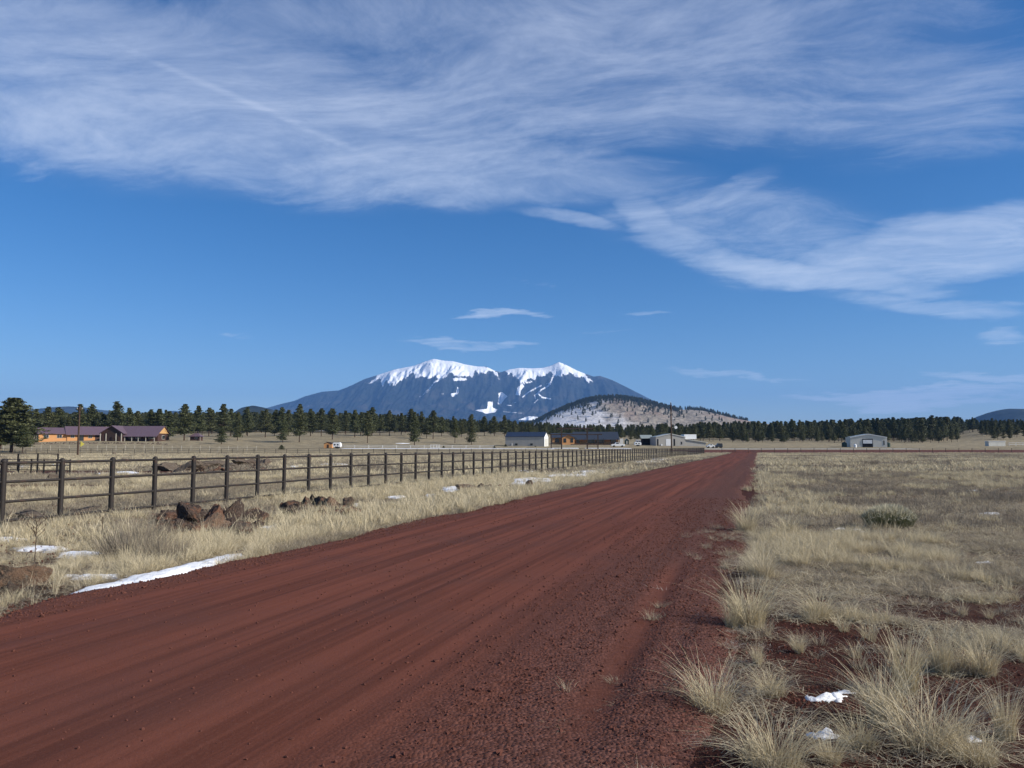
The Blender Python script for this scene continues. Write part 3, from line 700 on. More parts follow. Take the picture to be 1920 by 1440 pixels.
def hill_woods():
    X, Y, Z, S = hillgrid; P = []; n = 0
    def z_at(px, s):
        j = np.interp(px, np.linspace(HILL[0][0], HILL[-1][0], X.shape[1]), np.arange(X.shape[1])); i = np.interp(s, S[:, 0], np.arange(S.shape[0]))
        i0, j0 = int(i), int(j); return Z[i0, j0], 0
    for k in range(3600):
        p = rnd.uniform(960, 1400)
        if p < 1108: s = abs(rnd.gauss(0, .10)) - .02; keep = .8
        elif p < 1262: s = abs(rnd.gauss(0, .15)) ; keep = .50
        else: s = abs(rnd.gauss(0, .02)); keep = .08 if p < 1290 else .16
        if rnd.random() > keep: continue
        P.append((p, s))
    for k in range(26): P.append((rnd.gauss(1095, 14), rnd.uniform(.2, .42)))
    for k in range(120): P.append((rnd.uniform(1040, 1390), rnd.uniform(.1, .8)))
    out = []
    for p, s in P:
        s = max(s, -.02); YY = 3000 - s * 620; XX = (p - 960) / 1440 * 3000; out.append((XX, YY, z_at(p, s)[0] - 1))
    out = np.array(out); n = len(out); h = rng.uniform(9, 18, n)
    return gn_scatter('hillside_pines', out, np.stack([np.zeros(n), np.zeros(n), rng.uniform(0, 6.28, n)], 1), np.stack([h * .27, h * .27, h], 1), rng.integers(0, 3, n), SMALLCROWNS)
tag(hill_woods(), 'dark pines along the crest and scattered over the snow-dusted hill', 'trees')

# ---------------------------------------------------------------- buildings
def wing(root, ox, oy, rot, L, D, wh, rh, wall, roofm, ov=.5, fov=None, end=None, base=-.6):
    """gabled block, ridge along its own x axis; front wall on y = 0"""
    fov = ov if fov is None else fov; s = rh / (D / 2)
    w = MB(); w.prismx([(0, base), (D, base), (D, wh), (D / 2, wh + rh - .03), (0, wh)], 0, L); w.build('wall', wall, root, (ox, oy, 0), rot)
    r = MB()
    r.prismx([(-fov, wh - fov * s), (D / 2, wh + rh), (D / 2, wh + rh + .16), (-fov, wh - fov * s + .16)], -ov, L + ov)
    r.prismx([(D + ov, wh - ov * s), (D + ov, wh - ov * s + .16), (D / 2, wh + rh + .163), (D / 2, wh + rh + .003)], -ov, L + ov)
    r.build('roof', roofm, root, (ox, oy, 0), rot)
    if end:
        e = MB(); e.prismx([(.1, wh - .1), (D - .1, wh - .1), (D / 2, wh + rh - .12)], L + .02, L + .14); e.build('gable', end, root, (ox, oy, 0), rot)
def loc2(ox, oy, rot, x, y): return (ox + x * cos(rot) - y * sin(rot), oy + x * sin(rot) + y * cos(rot))
def window(root, ox, oy, rot, x, z, w, h, frame='offwhite', name='window', side=None, y=0.0):
    m = MB(); m.box(-w / 2 - .08, w / 2 + .08, -.07, .02, -.08, h + .08); a, b = loc2(ox, oy, rot, x, y); rr = rot + (side or 0)
    f = m.build(name, M[frame], root, (a, b, z), rr); p = MB(); p.box(-w / 2, -.03, -.10, -.072, 0, h); p.box(.03, w / 2, -.10, -.072, 0, h); p.build('pane', M['glass'], f); return f
def posts(root, ox, oy, rot, xs, y, h, m='wood', r=.09):
    for x in xs: b = MB(); b.box(-r, r, -r, r, -.5, h); a, c = loc2(ox, oy, rot, x, y); b.build('porch_post', M[m], root, (a, c, 0), rot)
def gfront(root, x0, x1, y0, y1, wh, rh, wall, roofm, ov=.4, base=-.6):
    w = MB(); xm = (x0 + x1) / 2; s = rh / ((x1 - x0) / 2); w.prism([(x0, base), (x1, base), (x1, wh), (xm, wh + rh - .03), (x0, wh)], y0, y1); w.build('wall', wall, root)
    r = MB(); r.prism([(x0 - ov, wh - ov * s), (xm, wh + rh), (xm, wh + rh + .15), (x0 - ov, wh - ov * s + .15)], y0 - ov, y1 + ov)
    r.prism([(x1 + ov, wh - ov * s), (x1 + ov, wh - ov * s + .15), (xm, wh + rh + .153), (xm, wh + rh + .003)], y0 - ov, y1 + ov); r.build('roof', roofm, root)
def place(name, label, cat, px, Y, rot=0, group=None, dz=0):
    X = at(px, 834, Y)[0]; return thing(name, label, cat, (X, Y, gz(X, Y) + dz), rot, group)

def ranch_house():
    h = place('ranch_house', 'long log ranch house with maroon metal roof and orange lit wall at far left', 'house', 190, 288)
    a = R(35)
    wing(h, -19.0, -7.5, a, 9.0, 8.5, 2.7, 2.0, M['log'], M['maroon_roof'], .6)
    x2, y2 = loc2(-19.0, -7.5, a, 9.02, -.3); wing(h, x2, y2, a, 15.5, 9.5, 2.75, 2.5, M['log'], M['maroon_roof'], .5, 1.2)
    e = MB(); e.box(-.05, .02, 0, 8.4, -.3, 2.7); e.build('end_shade_panel', M['log_dark'], h, (-19.0, -7.5, 0), a)  # dark skin over the left end, its shade painted in
    e = MB(); e.box(9.2, 15.45, -.06, -.005, -.3, 2.7); e.build('porch_shade_panel', M['log_dark'], h, (x2, y2, 0), a)  # dark panel over the log wall, standing in for porch shade
    window(h, -19.0, -7.5, a, 2.4, 1.0, 1.5, 1.1); window(h, -19.0, -7.5, a, 6.6, 1.0, 1.5, 1.1); window(h, x2, y2, a, 1.8, 1.1, 1.1, 1.0); window(h, x2, y2, a, 7.6, 1.0, 1.2, 1.1)
    window(h, x2, y2, a, 4.4, 0.0, 1.9, 2.3, 'dark', 'door')
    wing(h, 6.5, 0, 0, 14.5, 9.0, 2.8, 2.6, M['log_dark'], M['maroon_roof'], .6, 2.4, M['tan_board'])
    posts(h, 6.5, 0, 0, (3.2, 5.8, 8.2, 11.0, 14.2), -2.1, 1.75, 'pale_pipe')
    for x in (4.5, 7.2, 12.0): window(h, 6.5, 0, 0, x, .7, 1.6, 1.2)
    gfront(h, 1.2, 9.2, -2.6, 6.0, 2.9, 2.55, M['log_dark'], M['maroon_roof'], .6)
    b = MB(); b.prism([(2.6, 0), (7.8, 0), (7.8, 2.8), (5.2, 4.6), (2.6, 2.8)], -2.68, -2.62); b.build('gable_boards', M['dark_wood'], h)
    posts(h, 0, 0, 0, (1.3, 3.4, 7.1, 9.1), -3.4, 2.6, 'pale_pipe', .11)
    window(h, 21.0, 4.5, R(90), 0, .6, 2.2, 1.3, 'offwhite', 'window')
ranch_house()
def outbuilding():
    h = place('outbuilding', 'small hip-roofed maroon outbuilding half hidden behind a tall pine', 'outbuilding', 368, 300)
    b = MB(); b.box(-2.6, 2.6, -2, 2, -.5, 2.2); b.build('wall', M['log_dark'], h)
    r = MB(); e = 3.4; z0, z1 = 2.1, 3.9
    r.poly((-e, -2.8, z0), (e, -2.8, z0), (.9, 0, z1), (-.9, 0, z1)); r.poly((e, -2.8, z0), (e, 2.8, z0), (.9, 0, z1)); r.poly((e, 2.8, z0), (-e, 2.8, z0), (-.9, 0, z1), (.9, 0, z1)); r.poly((-e, 2.8, z0), (-e, -2.8, z0), (-.9, 0, z1)); r.poly((-e, -2.8, z0), (-e, 2.8, z0), (e, 2.8, z0), (e, -2.8, z0))
    r.build('roof', M['maroon_roof'], h); posts(h, 0, 0, 0, (-3, 3), -2.5, 2.1, 'pale_pipe'); window(h, 0, -2, 0, .6, .8, 1.2, .9); h.scale = (.72, .72, .72)
outbuilding()
def barn1():
    h = place('grey_barn', 'grey metal barn with navy blue roof and right gable end whitened as sunlit', 'barn', 947.5, 300, R(-13))
    wing(h, 0, 0, 0, 15.4, 8.4, 3.55, 1.75, M['barn_grey'], M['navy_roof'], .15)
    t = MB(); t.prismx([(-.02, -.5), (8.42, -.5), (8.42, 3.5), (4.2, 5.2), (-.02, 3.5)], 15.41, 15.45); t.build('gable', M['white'], h)  # white skin puts the sun's brightness into the end's colour
    d = MB(); d.box(15.455, 15.53, 1.4, 4.0, 0, 2.9); d.build('door', M['barn_light'], h); d = MB(); d.box(15.455, 15.53, 4.8, 7.2, 0, 2.9); d.build('door', M['barn_light'], h)
    for x in (4.4, 10.4): window(h, 0, 0, 0, x, .35, .8, .55, 'dark')
    v = MB(); v.box(2.6, 2.75, -.15, -.02, 0, 1.1); v.build('downpipe', M['white'], h)
barn1()
def log_house():
    h = place('log_house', 'dark-roofed orange log house with long porch behind the ranch gate', 'house', 1036, 335)
    wing(h, 0, 0, 0, 9.5, 8, 3.0, 1.7, M['log'], M['slate_roof'], .6)
    wing(h, 9.52, .5, 0, 19.0, 9, 3.0, 2.3, M['log'], M['slate_roof'], .5, 2.2)
    gfront(h, 3.8, 9.3, -3.0, .02 - .05, 2.8, 1.2, M['log'], M['slate_roof'], .5)
    window(h, 0, 0, 0, 2.0, .8, 1.6, 1.6, 'dark'); window(h, 0, -3.0, 0, 5.2, .8, 1.0, 1.6, 'dark'); window(h, 0, -3.0, 0, 8.2, .8, 1.0, 1.6, 'dark')
    for x, w in ((11, 1.4), (17, 3.2), (20.8, 3.4), (26.5, 2.4)): window(h, 9.52 - 9.52, .5, 0, x, .5, w, 2.1, 'dark')
    posts(h, 0, 0, 0, (10.2, 14, 18, 22, 28.2), -1.5, 2.55, 'dark_wood')
    d = MB(); d.box(9.6, 28.4, -1.9, .48, -.8, .15); d.build('deck', M['dark_wood'], h)
    d = MB(); d.box(19, 28.4, -1.9, -1.82, .95, 1.05); [d.box(x, x + .08, -1.9, -1.82, .152, .95) for x in np.arange(19, 28.4, .9)]; d.build('railing', M['dark_wood'], h)
    c = MB(); c.box(29.1, 30.6, -1, 1.5, -1, 2.4); c.build('chimney_base', M['offwhite'], h)
    w = MB(); w.box(7.5, 19, -5.2, -4.6, -1.0, .1); w.build('garden_wall', M['lava_tan'], h)
log_house()
def barn3():
    h = place('workshop_barn', 'grey gabled workshop barn with lean-to and white roll door behind the utility pole', 'barn', 1230, 330)
    gfront(h, 0, 12.6, 0, 14, 3.75, 1.35, M['barn_grey'], M['pale_roof'], .15)
    d = MB(); d.box(4.3, 6.9, -.06, -.01, 0, 2.9); d.build('roll_door', M['white'], h)
    for x0, x1, zt in ((.5, 1.1, 2.9), (7.6, 8.2, 2.9)): d = MB(); d.box(x0, x1, -.06, -.01, 0, zt); d.build('door', M['dark'], h)
    t = MB(); t.prism([(-.05, 3.55), (6.3, 4.98), (12.65, 3.55), (12.65, 3.8), (6.3, 5.22), (-.05, 3.8)], -.22, -.16); t.build('roof_trim', M['offwhite'], h)
    l = MB(); l.prism([(12.61, -.5), (21.5, -.5), (21.5, 1.35), (12.61, 2.65)], .3, 9); l.build('lean_to_wall', M['barn_grey'], h)
    l = MB(); l.prism([(12.62, 2.66), (22.3, 1.24), (22.3, 1.42), (12.62, 2.86)], -.1, 9.3); l.build('lean_to_roof', M['offwhite'], h)
    w = MB(); w.box(12.65, 17.9, 2.2, 9, 2.9, 4.9); w.build('white_wall', M['white'], h)
    b = MB(); b.box(10.8, 11.2, -.1, -.01, .6, 1.7); b.build('meter_box', M['dark'], h)
    d = MB(); d.box(2.1, 2.7, -.3, -.02, 0, .7); d.build('white_box', M['white'], h)
barn3()
def right_shed():
    h = place('open_shed', 'pale grey metal shed with half-raised white roll door before the dense forest', 'shed', 1594.5, 316, R(-12))
    gfront(h, 0, 14, .0, 9, 4.0, 1.35, M['barn_light'], M['pale_roof'], .12)
    d = MB(); d.box(4.6, 8.6, -.05, -.01, 0, 3.4); d.build('door_opening', M['dark'], h)
    d = MB(); d.box(4.85, 8.35, -.12, -.06, 1.5, 3.0); d.build('roll_door', M['white'], h)
    d = MB(); d.box(12.6, 13.0, -.05, -.01, .9, 2.7); d.build('side_opening', M['dark'], h)
    t = MB(); t.prism([(-.05, 3.85), (7, 5.2), (14.05, 3.85), (14.05, 4.08), (7, 5.45), (-.05, 4.08)], -.2, -.14); t.build('roof_trim', M['white'], h)
right_shed()
def tank(px, Y, r, hh, m, label):
    h = place('water_tank', label, 'tank', px, Y); b = MB(); b.tube((0, 0, -.2), (0, 0, hh * .82), r, r, 16, False); b.tube((0, 0, hh * .82), (0, 0, hh), r, r * .25, 16, True); b.build('tank_body', M[m], h)
    b = MB(); b.tube((0, 0, hh), (0, 0, hh + .12), r * .22, r * .22, 10); b.build('lid', M[m], h)
tank(1583, 318, 1.0, 2.1, 'tank_green', 'dark water tank against the left side of the pale grey open shed')
tank(1658, 317, .95, 2.0, 'tank_green', 'dark green water tank nearest the right corner of the open shed')
tank(1665, 318, .9, 1.9, 'tank_green', 'dark green water tank outermost to the right of the open shed')
tank(1603.5, 309, .55, 1.35, 'white', 'small white tank standing before the open shed left of its door')
def container():
    h = place('storage_container', 'low pale grey double storage container at the far right', 'container', 1854, 330)
    for k in range(2): b = MB(); b.box(k * 3.6, k * 3.6 + 3.52, 0, 2.6, -.2, 2.0); b.build('container_box', M['barn_light'], h)
    b = MB(); b.box(-.15, 7.25, -.15, 2.75, 2.01, 2.2); b.build('roof', M['white'], h)
container()
def small_shed():
    h = place('hay_shed', 'small dark open-fronted shed with pale roof between log house and workshop barn', 'shed', 1203, 345)
    gm = MB(); gm.box(.4, 4.4, 2.4, 3.2, -.5, 3.2); gm.build('back_wall', M['dark_wood'], h)
    w = MB(); w.box(.2, .4, 0, 3.2, -.5, 3.0); w.build('wall', M['dark_wood'], h); w = MB(); w.prismx([(-.1, -.5), (4, -.5), (4, 3.0), (2.0, 4.2), (-.1, 3.0)], 4.41, 4.6); w.build('wall', M['offwhite'], h)
    r = MB(); r.prismx([(-.5, 2.8), (2.0, 4.3), (2.0, 4.45), (-.5, 2.95)], -.4, 4.9); r.prismx([(4.5, 2.8), (4.5, 2.95), (2.0, 4.453), (2.0, 4.303)], -.4, 4.9); r.build('roof', M['pale_roof'], h)
    posts(h, 0, 0, 0, (.3, 4.3), .1, 3.0, 'dark_wood'); d = MB(); d.box(.41, 4.3, 0, 2.38, -.5, .9); d.build('stacked_goods', M['dark'], h)
small_shed()
def kiosk(px, Y, w, hh, wallm, roofm, label, name='garden_shed', door='dark_wood'):
    h = place(name, label, 'shed', px, Y); gfront(h, 0, w, 0, w * .9, hh * .72, hh * .28, M[wallm], M[roofm], .12); d = MB(); d.box(w * .38, w * .62, -.05, -.01, 0, hh * .62); d.build('door', M[door], h)
kiosk(607.5, 255, 2.6, 1.9, 'log', 'dark_wood', 'small orange wooden shed beside a white trailer on the slope')
kiosk(1172, 350, 1.7, 2.6, 'tank_green', 'pale_roof', 'dark green narrow shed beside the pines right of the log house', door='offwhite')
def trailer(px, Y, L, hgt, label, name='box_trailer', rot=0):
    h = place(name, label, 'trailer', px, Y, rot); b = MB()
    b.prism([(0, .45), (L, .45), (L, hgt * .75), (L - .35, hgt), (.3, hgt), (0, hgt * .85)], 0, 2.1); b.build('trailer_body', M['white'], h)
    for x in (L * .42, L * .62):
        for y in (-.02, 2.0): w = MB(); w.tube((x, y, .32), (x, y + .2, .32), .32, .32, 12); w.build('wheel', M['rubber'], h)
    w = MB(); w.box(L * .55, L * .75, -.04, -.01, hgt * .5, hgt * .75); w.build('window', M['glass'], h); w = MB(); w.box(L * .14, L * .36, -.04, -.01, hgt * .5, hgt * .75); w.build('window', M['glass'], h)
    w = MB(); w.tube((L, 1.05, .5), (L + .9, 1.05, .45), .05, .05, 6); w.build('drawbar', M['pipe'], h)
trailer(624, 252, 2.5, 1.9, 'white box trailer parked right of the small orange shed')
trailer(1190, 318, 2.8, 1.75, 'small white camper trailer parked left of the workshop barn')
trailer(1193, 350, 2.3, 2.2, 'white trailer half hidden behind the left side of the dark open shed')
def car(px, Y, L, prof, win, mat, label, name='parked_car', rot=0):
    h = place(name, label, 'car' if 'truck' not in label else 'truck', px, Y, rot); b = MB(); b.prism([(x * L, z) for x, z in prof], -.85, .85); b.build('body', M[mat], h)
    for q in win: w = MB(); w.prism([(x * L, z) for x, z in q], -.875, -.853); w.build('window', M['glass'], h)
    for x in (.19, .80):
        for y in (-.9, .68): w = MB(); w.tube((x * L, y, .34), (x * L, y + .22, .34), .34, .34, 14); wo = w.build('wheel', M['rubber'], h)
    for x in (0, 1): w = MB(); w.box(x * L - .03, x * L + .03, -.7, -.45, .7, .85); w.build('headlight' if x == 0 else 'tail_light', M['offwhite'], h)
SEDAN = [(0, .3), (1, .3), (1, .85), (.95, .95), (.80, 1.0), (.68, 1.42), (.38, 1.45), (.25, 1.0), (.05, .88), (0, .75)]
SUV = [(0, .35), (1, .35), (1, 1.05), (.97, 1.7), (.36, 1.75), (.25, 1.15), (.04, 1.02), (0, .85)]
PICK = [(0, .4), (1, .4), (1, 1.1), (.60, 1.1), (.58, 1.75), (.34, 1.78), (.25, 1.15), (.03, 1.05), (0, .9)]
car(1325, 290, 2.9, SEDAN, [[(.40, 1.02), (.66, 1.02), (.62, 1.34), (.42, 1.36)]], 'white', 'small white parked car at the end of the drive beside a dark car')
car(1341, 292, 2.6, SUV, [[(.30, 1.12), (.55, 1.12), (.55, 1.6), (.38, 1.62)], [(.60, 1.12), (.92, 1.12), (.9, 1.6), (.60, 1.6)]], 'car_dark', 'dark parked sport utility car right of the white car')
car(1146, 296, 5.2, PICK, [[(.30, 1.18), (.55, 1.18), (.54, 1.66), (.38, 1.66)]], 'white', 'white pickup truck parked in front of the right end of the log house', 'pickup_truck')

def ranch_gate():
    h = place('ranch_gate', 'tall dark timber ranch entrance gate with two crossbeams before the log house', 'gate', 1077, 250)
    k = 250 / F
    for px, top, Yo in ((1053, 800, 0), (1101, 800, 0), (1033.5, 811, 0), (1121, 811, 0)):
        r = .21 if top < 805 else .16; b = MB(); x = (px - 1077) * k; b.box(x - r, x + r, -r, r, -.6, (838.5 - top) * k); b.build('gate_post', M['dark_wood'], h)
    b = MB(); b.box((1044 - 1077) * k, (1113 - 1077) * k, -.18, .18, (838.5 - 801.5) * k, (838.5 - 799.8) * k + .1); b.build('crossbeam', M['dark_wood'], h)
    b = MB(); b.box((1031 - 1077) * k, (1129 - 1077) * k, -.12, .12, (838.5 - 812.3) * k, (838.5 - 810.6) * k); b.build('crossbeam', M['dark_wood'], h)
    for x0, x1 in ((1034.5, 1051), (1103, 1120)):
        for z in (.35, .8, 1.25): b = MB(); b.tube(((x0 - 1077) * k, 0, z), ((x1 - 1077) * k, 0, z), .04); b.build('rail', M['dark_wood'], h)
ranch_gate()
def utility_pole(px, Y, top, label, arm, extras=()):
    h = place('utility_pole', label, 'utility pole', px, Y); X = h.location.x; H = at(px, top, Y)[2] - h.location.z
    b = MB(); b.tube((0, 0, -.4), (0, 0, H), .20, .14, 10); b.build('pole', M['bark'], h, smooth=False)
    if arm: b = MB(); b.box(-arm, arm, -.06, .06, H - .75, H - .62); b.build('crossarm', M['wood'], h)
    for x in ((-arm * .9, arm * .9) if arm else (0,)):
        b = MB(); b.tube((x, 0, H - .62 if arm else H), (x, 0, H - .35 if arm else H + .25), .06, .04, 8); b.build('insulator', M['offwhite'], h)
    for e in extras: e(h, H)
utility_pole(146.5, 158, 761, 'left utility pole, dark wood, standing before the long maroon-roofed house', .55, ())
def lamp_extra(h, H):
    b = MB(); b.tube((0, 0, H - 4.3), (.55, 0, H - 4.2), .03, .03, 6); b.box(.45, .95, -.15, .15, H - 4.32, H - 4.12); b.build('lamp_arm', M['white'], h)
    b = MB(); b.tube((.25, 0, H - 6.7), (1.2, 0, H - 6.3), .03, .03, 6); b.build('bracket', M['offwhite'], h)
    b = MB(); b.tube((1.25, -.1, H - 6.6), (1.25, .15, H - 6.6), .40, .40, 14); b.build('dish', M['white'], h)
utility_pole(1259, 205, 755, 'right utility pole standing beside the workshop barn before the grassy hill', 0, (lamp_extra,))
def wires():
    def wire(p, q, sag, label):
        b = MB(); n = 14; pr = None
        for i in range(n + 1):
            t = i / n; c = tuple(p[j] * (1 - t) + q[j] * t for j in range(3)); c = (c[0], c[1], c[2] - sag * 4 * t * (1 - t))
            if pr: b.tube(pr, c, .012, .012, 4, False)
            pr = c
        tag(b.build('power_line', M['rubber']), label, 'cable')
    a = at(146.5, 764, 158); wire(a, (-190, 150, a[2] + .5), 1.5, 'thin dark power line running left from the left utility pole')
wires()
def marker():
    h = place('marker_flag', 'bright yellow triangular marker on a thin stake beside the left utility pole', 'flag', 153, 175)
    b = MB(); b.tube((-.25, 0, -.3), (-.25, 0, 1.2), .03, .03, 6); b.build('stake', M['pipe'], h)
    b = MB(); X = .95; b.prism([(-.22, .55), (.62, .95), (-.22, 1.35)], -.03, .03); o = b.build('flag_panel', M['yellow'], h); h.location.z = at(153, 830, 175)[2] - .95; h.children[0].scale.z = 1.6
    h.children[0].location.z = -.9
marker()

# ---------------------------------------------------------------- fences
def post_mesh(r, H, n=12):
    b = MB(); b.tube((0, 0, 0), (0, 0, H), r, r, n, False); rr = [(1.12, 0), (1.12, .03), (.9, .06), (.5, .085), (.02, .095)]
    for (a0, h0), (a1, h1) in zip(rr[:-1], rr[1:]): b.tube((0, 0, H + h0 * r / .07), (0, 0, H + h1 * r / .07), r * a0, r * a1, n, False)
    b.tube((0, 0, H - .001), (0, 0, H), r * 1.12, r * 1.12, n, False); return b.mesh('fence_post', M['pipe'], True)
def rail_mesh(r, n=8):
    b = MB(); b.tube((0, 0, 0), (1, 0, 0), r, r, n, False); return b.mesh('rail', M['pipe'], True)
def rail_obj(me, root, p, q, name='rail'):
    d = np.array(q) - np.array(p); L = float(np.linalg.norm(d)); return obj(name, me, root, tuple(p), (0, -math.asin(d[2] / L), math.atan2(d[1], d[0])), (L, 1, 1))
def main_fence():
    P = []
    for k in range(-5, 117):
        X = -11.85 + .5047 * k; Y = 18.0 + 1.46 * k; P.append((X + rnd.uniform(-.015, .015), Y, gz(X, Y)))
    zs = np.array([p[2] for p in P]); zs = np.convolve(np.pad(zs, 3, 'edge'), np.ones(7) / 7, 'valid')
    root = thing('pipe_fence', 'long dark brown four-rail pipe fence running beside the red cinder road', 'fence', (P[0][0], P[0][1], 0))
    pm = post_mesh(.066, 1.765); rm = rail_mesh(.033); o0 = np.array((P[0][0], P[0][1], 0)); H = (.16, .60, 1.06, 1.50); hd = math.atan2(.5047, 1.46)
    for i, p in enumerate(P): obj('fence_post', pm, root, (p[0] - o0[0], p[1] - o0[1], zs[i] - .25 + rnd.uniform(-.006, .006)), (rnd.uniform(-.008, .008), rnd.uniform(-.008, .008), rnd.uniform(0, 6)))
    far = MB()
    for i in range(len(P) - 1):
        for hh in H:
            a = np.array((P[i][0], P[i][1], zs[i] + hh)) - o0; b = np.array((P[i + 1][0], P[i + 1][1], zs[i + 1] + hh)) - o0
            if i < 74: rail_obj(rm, root, a, b)
            else: far.tube(a, b, .034, .034, 6, False)
    tag(far.build('far_rails', M['pipe'], root), kind='stuff')
main_fence()
def far_fence(name, label, Xs, Y0, Y1, H, rails, r, mat, cat='fence', rr=.035, dz=0.0):
    root = thing(name, label, cat, (Xs[0], Y0, 0)); me = MB(); me.tube((0, 0, -.3), (0, 0, H), r, r, 8); me = me.mesh('fence_post', M[mat], False); P = []
    for i, X in enumerate(Xs): Y = Y0 + (Y1 - Y0) * i / (len(Xs) - 1); P.append((X, Y, gz(X, Y) + dz))
    for p in P: obj('fence_post', me, root, (p[0] - Xs[0], p[1] - Y0, p[2]))
    for hh in rails:
        b = MB()
        for p, q in zip(P[:-1], P[1:]): b.tube((p[0] - Xs[0], p[1] - Y0, p[2] + hh), (q[0] - Xs[0], q[1] - Y0, q[2] + hh), rr, rr, 6, False)
        b.build('rail', M[mat], root)
def xs(px0, px1, step, Y): return [(p - 960) / F * Y for p in np.arange(px0, px1, step)]
far_fence('far_pipe_fence', 'dark pipe fence crossing the far left pasture before the long house and slope', xs(-70, 1236, 20.3, 200), 200, 200, 1.4, (.35, .85, 1.36), .055, 'pipe')
far_fence('far_pipe_fence', 'dark pipe fence crossing the far end of the right field', xs(1352, 2010, 24.6, 209), 209, 209, 1.42, (.4, .9, 1.38), .06, 'pipe')
far_fence('pale_wire_fence', 'pale thin-posted wire fence on the grass before the long ranch house', xs(-60, 490, 17.5, 226), 226, 226, 1.5, (.55, 1.0), .05, 'pale_pipe', rr=.025)
far_fence('white_rail_fence', 'low white rail fence along the foot of the slope left of the grey barn', xs(640, 952, 26, 262), 262, 262, .85, (.35, .8), .07, 'white', rr=.05)
far_fence('white_rail_fence', 'short white rail fence right of the storage container', xs(1889, 1960, 13, 330), 330, 330, 1.5, (.7, 1.4), .06, 'white', rr=.06)
far_fence('white_panel_gate', 'white tubular panel gate standing in the snow strip on the slope', xs(808, 826, 5.6, 258), 258, 258, 1.15, (.2, 1.1), .07, 'white', 'gate', .06)
far_fence('corral_fence', 'dark corral fence behind the near pipe fence at far left', xs(-120, 175, 49.5, 57), 60, 56, 1.42, (.55, 1.38), .06, 'pipe', rr=.032)
far_fence('corral_barrier', 'low dark corral panel of thin posts in front of the corral fence', xs(0, 172, 33.5, 52), 53, 50, 1.08, (.35, .68, 1.03), .05, 'pipe', rr=.022)

# ---------------------------------------------------------------- rocks
def rock_mesh(seed, mat):
    import bmesh
    bm = bmesh.new(); bmesh.ops.create_icosphere(bm, subdivisions=4, radius=1.0); r = np.random.default_rng(seed)
    pl = r.normal(0, 1, (17, 3)); pl /= np.linalg.norm(pl, axis=1)[:, None]; off = r.uniform(.42, .88, 17); st = r.uniform(.75, 1.3, 3)
    P = np.array([tuple(v.co) for v in bm.verts])
    for n, o in zip(pl, off):
        d = P @ n; P = P - n[None, :] * (np.maximum(d - o, 0) * .93)[:, None]
    q = P * 2.6 + seed; a = fbm(q[:, 0] + q[:, 2] * .8, q[:, 1] - q[:, 2] * .6, 3, seed) - .5; rg = 1 - np.abs(2 * fbm(q[:, 0] * 1.6 - q[:, 2], q[:, 1] * 1.6 + q[:, 2], 3, seed + 5) - 1)
    c = fbm(q[:, 0] * 4 + q[:, 2] * 3, q[:, 1] * 4, 2, seed + 9) - .5; P = P * (1 + a * .42 - (rg - .6) * .20 + c * .12)[:, None] * st
    for v, p in zip(bm.verts, P): v.co = p
    me = bpy.data.meshes.new('boulder'); bm.to_mesh(me); bm.free(); me.materials.append(M[mat]); return me
ROCKS = {m: [rock_mesh(k * 7 + 3 + j * 31, m) for k in range(5)] for j, m in enumerate(('lava', 'lava_tan', 'dirt'))}
CLEAR = []
def rock(px, py, w, h, mat, label, group=None, deep=.25, name='boulder'):
    X, Y, Z = gat(px, py); CLEAR.append((X, Y, w * Y / F * .55)); s = Y / F; ww = w * s / 2; hh = h * s
    o = obj(name, rnd.choice(ROCKS[mat]), None, (X, Y, Z + hh * (.5 - deep * .5)), (rnd.uniform(-.45, .45), rnd.uniform(-.45, .45), rnd.uniform(0, 6)), (ww * 1.3, ww * rnd.uniform(.9, 1.2), hh * (.5 + deep * .5) * 1.25))
    return tag(o, label, 'rock' if name != 'dirt_mound' else 'mound', group)
g = 'boulders of the largest lava rock pile left of the road'
for a in ((356, 992, 50, 52, 'lava', 'tall orange-stained boulder topping the left of the largest rock pile'), (436, 988, 46, 50, 'lava', 'rounded brown boulder at the upper right of the largest rock pile'),
          (408, 990, 56, 44, 'lava', 'dark brown boulder between the two peaks of the largest rock pile'), (392, 1003, 70, 34, 'lava_tan', 'broad tan boulder at the front middle of the largest rock pile'),
          (455, 1003, 52, 24, 'lava', 'flat reddish boulder at the right foot of the largest rock pile'), (332, 1003, 54, 30, 'lava', 'low dark boulder at the left shoulder of the largest rock pile'),
          (425, 1007, 36, 20, 'lava', 'small dark boulder at the front right of the largest rock pile'), (305, 1008, 44, 16, 'dirt', 'low reddish dirt lump at the left end of the largest rock pile'), (362, 1008, 40, 22, 'lava', 'small boulder at the front left foot of the largest rock pile')):
    rock(*a, group=g)
g = 'boulders of the low rock row beyond the largest pile'
for a in ((548, 957, 36, 20, 'lava', 'flat dark boulder at the left end of the middle rock row'), (574, 958, 26, 24, 'lava', 'second boulder from the left in the middle rock row'), (599, 960, 32, 30, 'lava', 'upright mid boulder in the middle rock row with a pointed top'),
          (626, 961, 38, 32, 'lava_tan', 'largest tan boulder near the right of the middle rock row'), (650, 958, 30, 31, 'lava_tan', 'rounded boulder at the right end of the middle rock row'), (640, 968, 34, 14, 'lava', 'low dark boulder in front at the right of the middle rock row'),
          (583, 950, 12, 26, 'lava', 'small pointed dark boulder sticking up from the middle rock row'), (560, 968, 30, 10, 'dirt', 'low dirt lump before the left of the middle rock row')):
    rock(*a, group=g)
g = 'boulders of the distant roadside rock row'
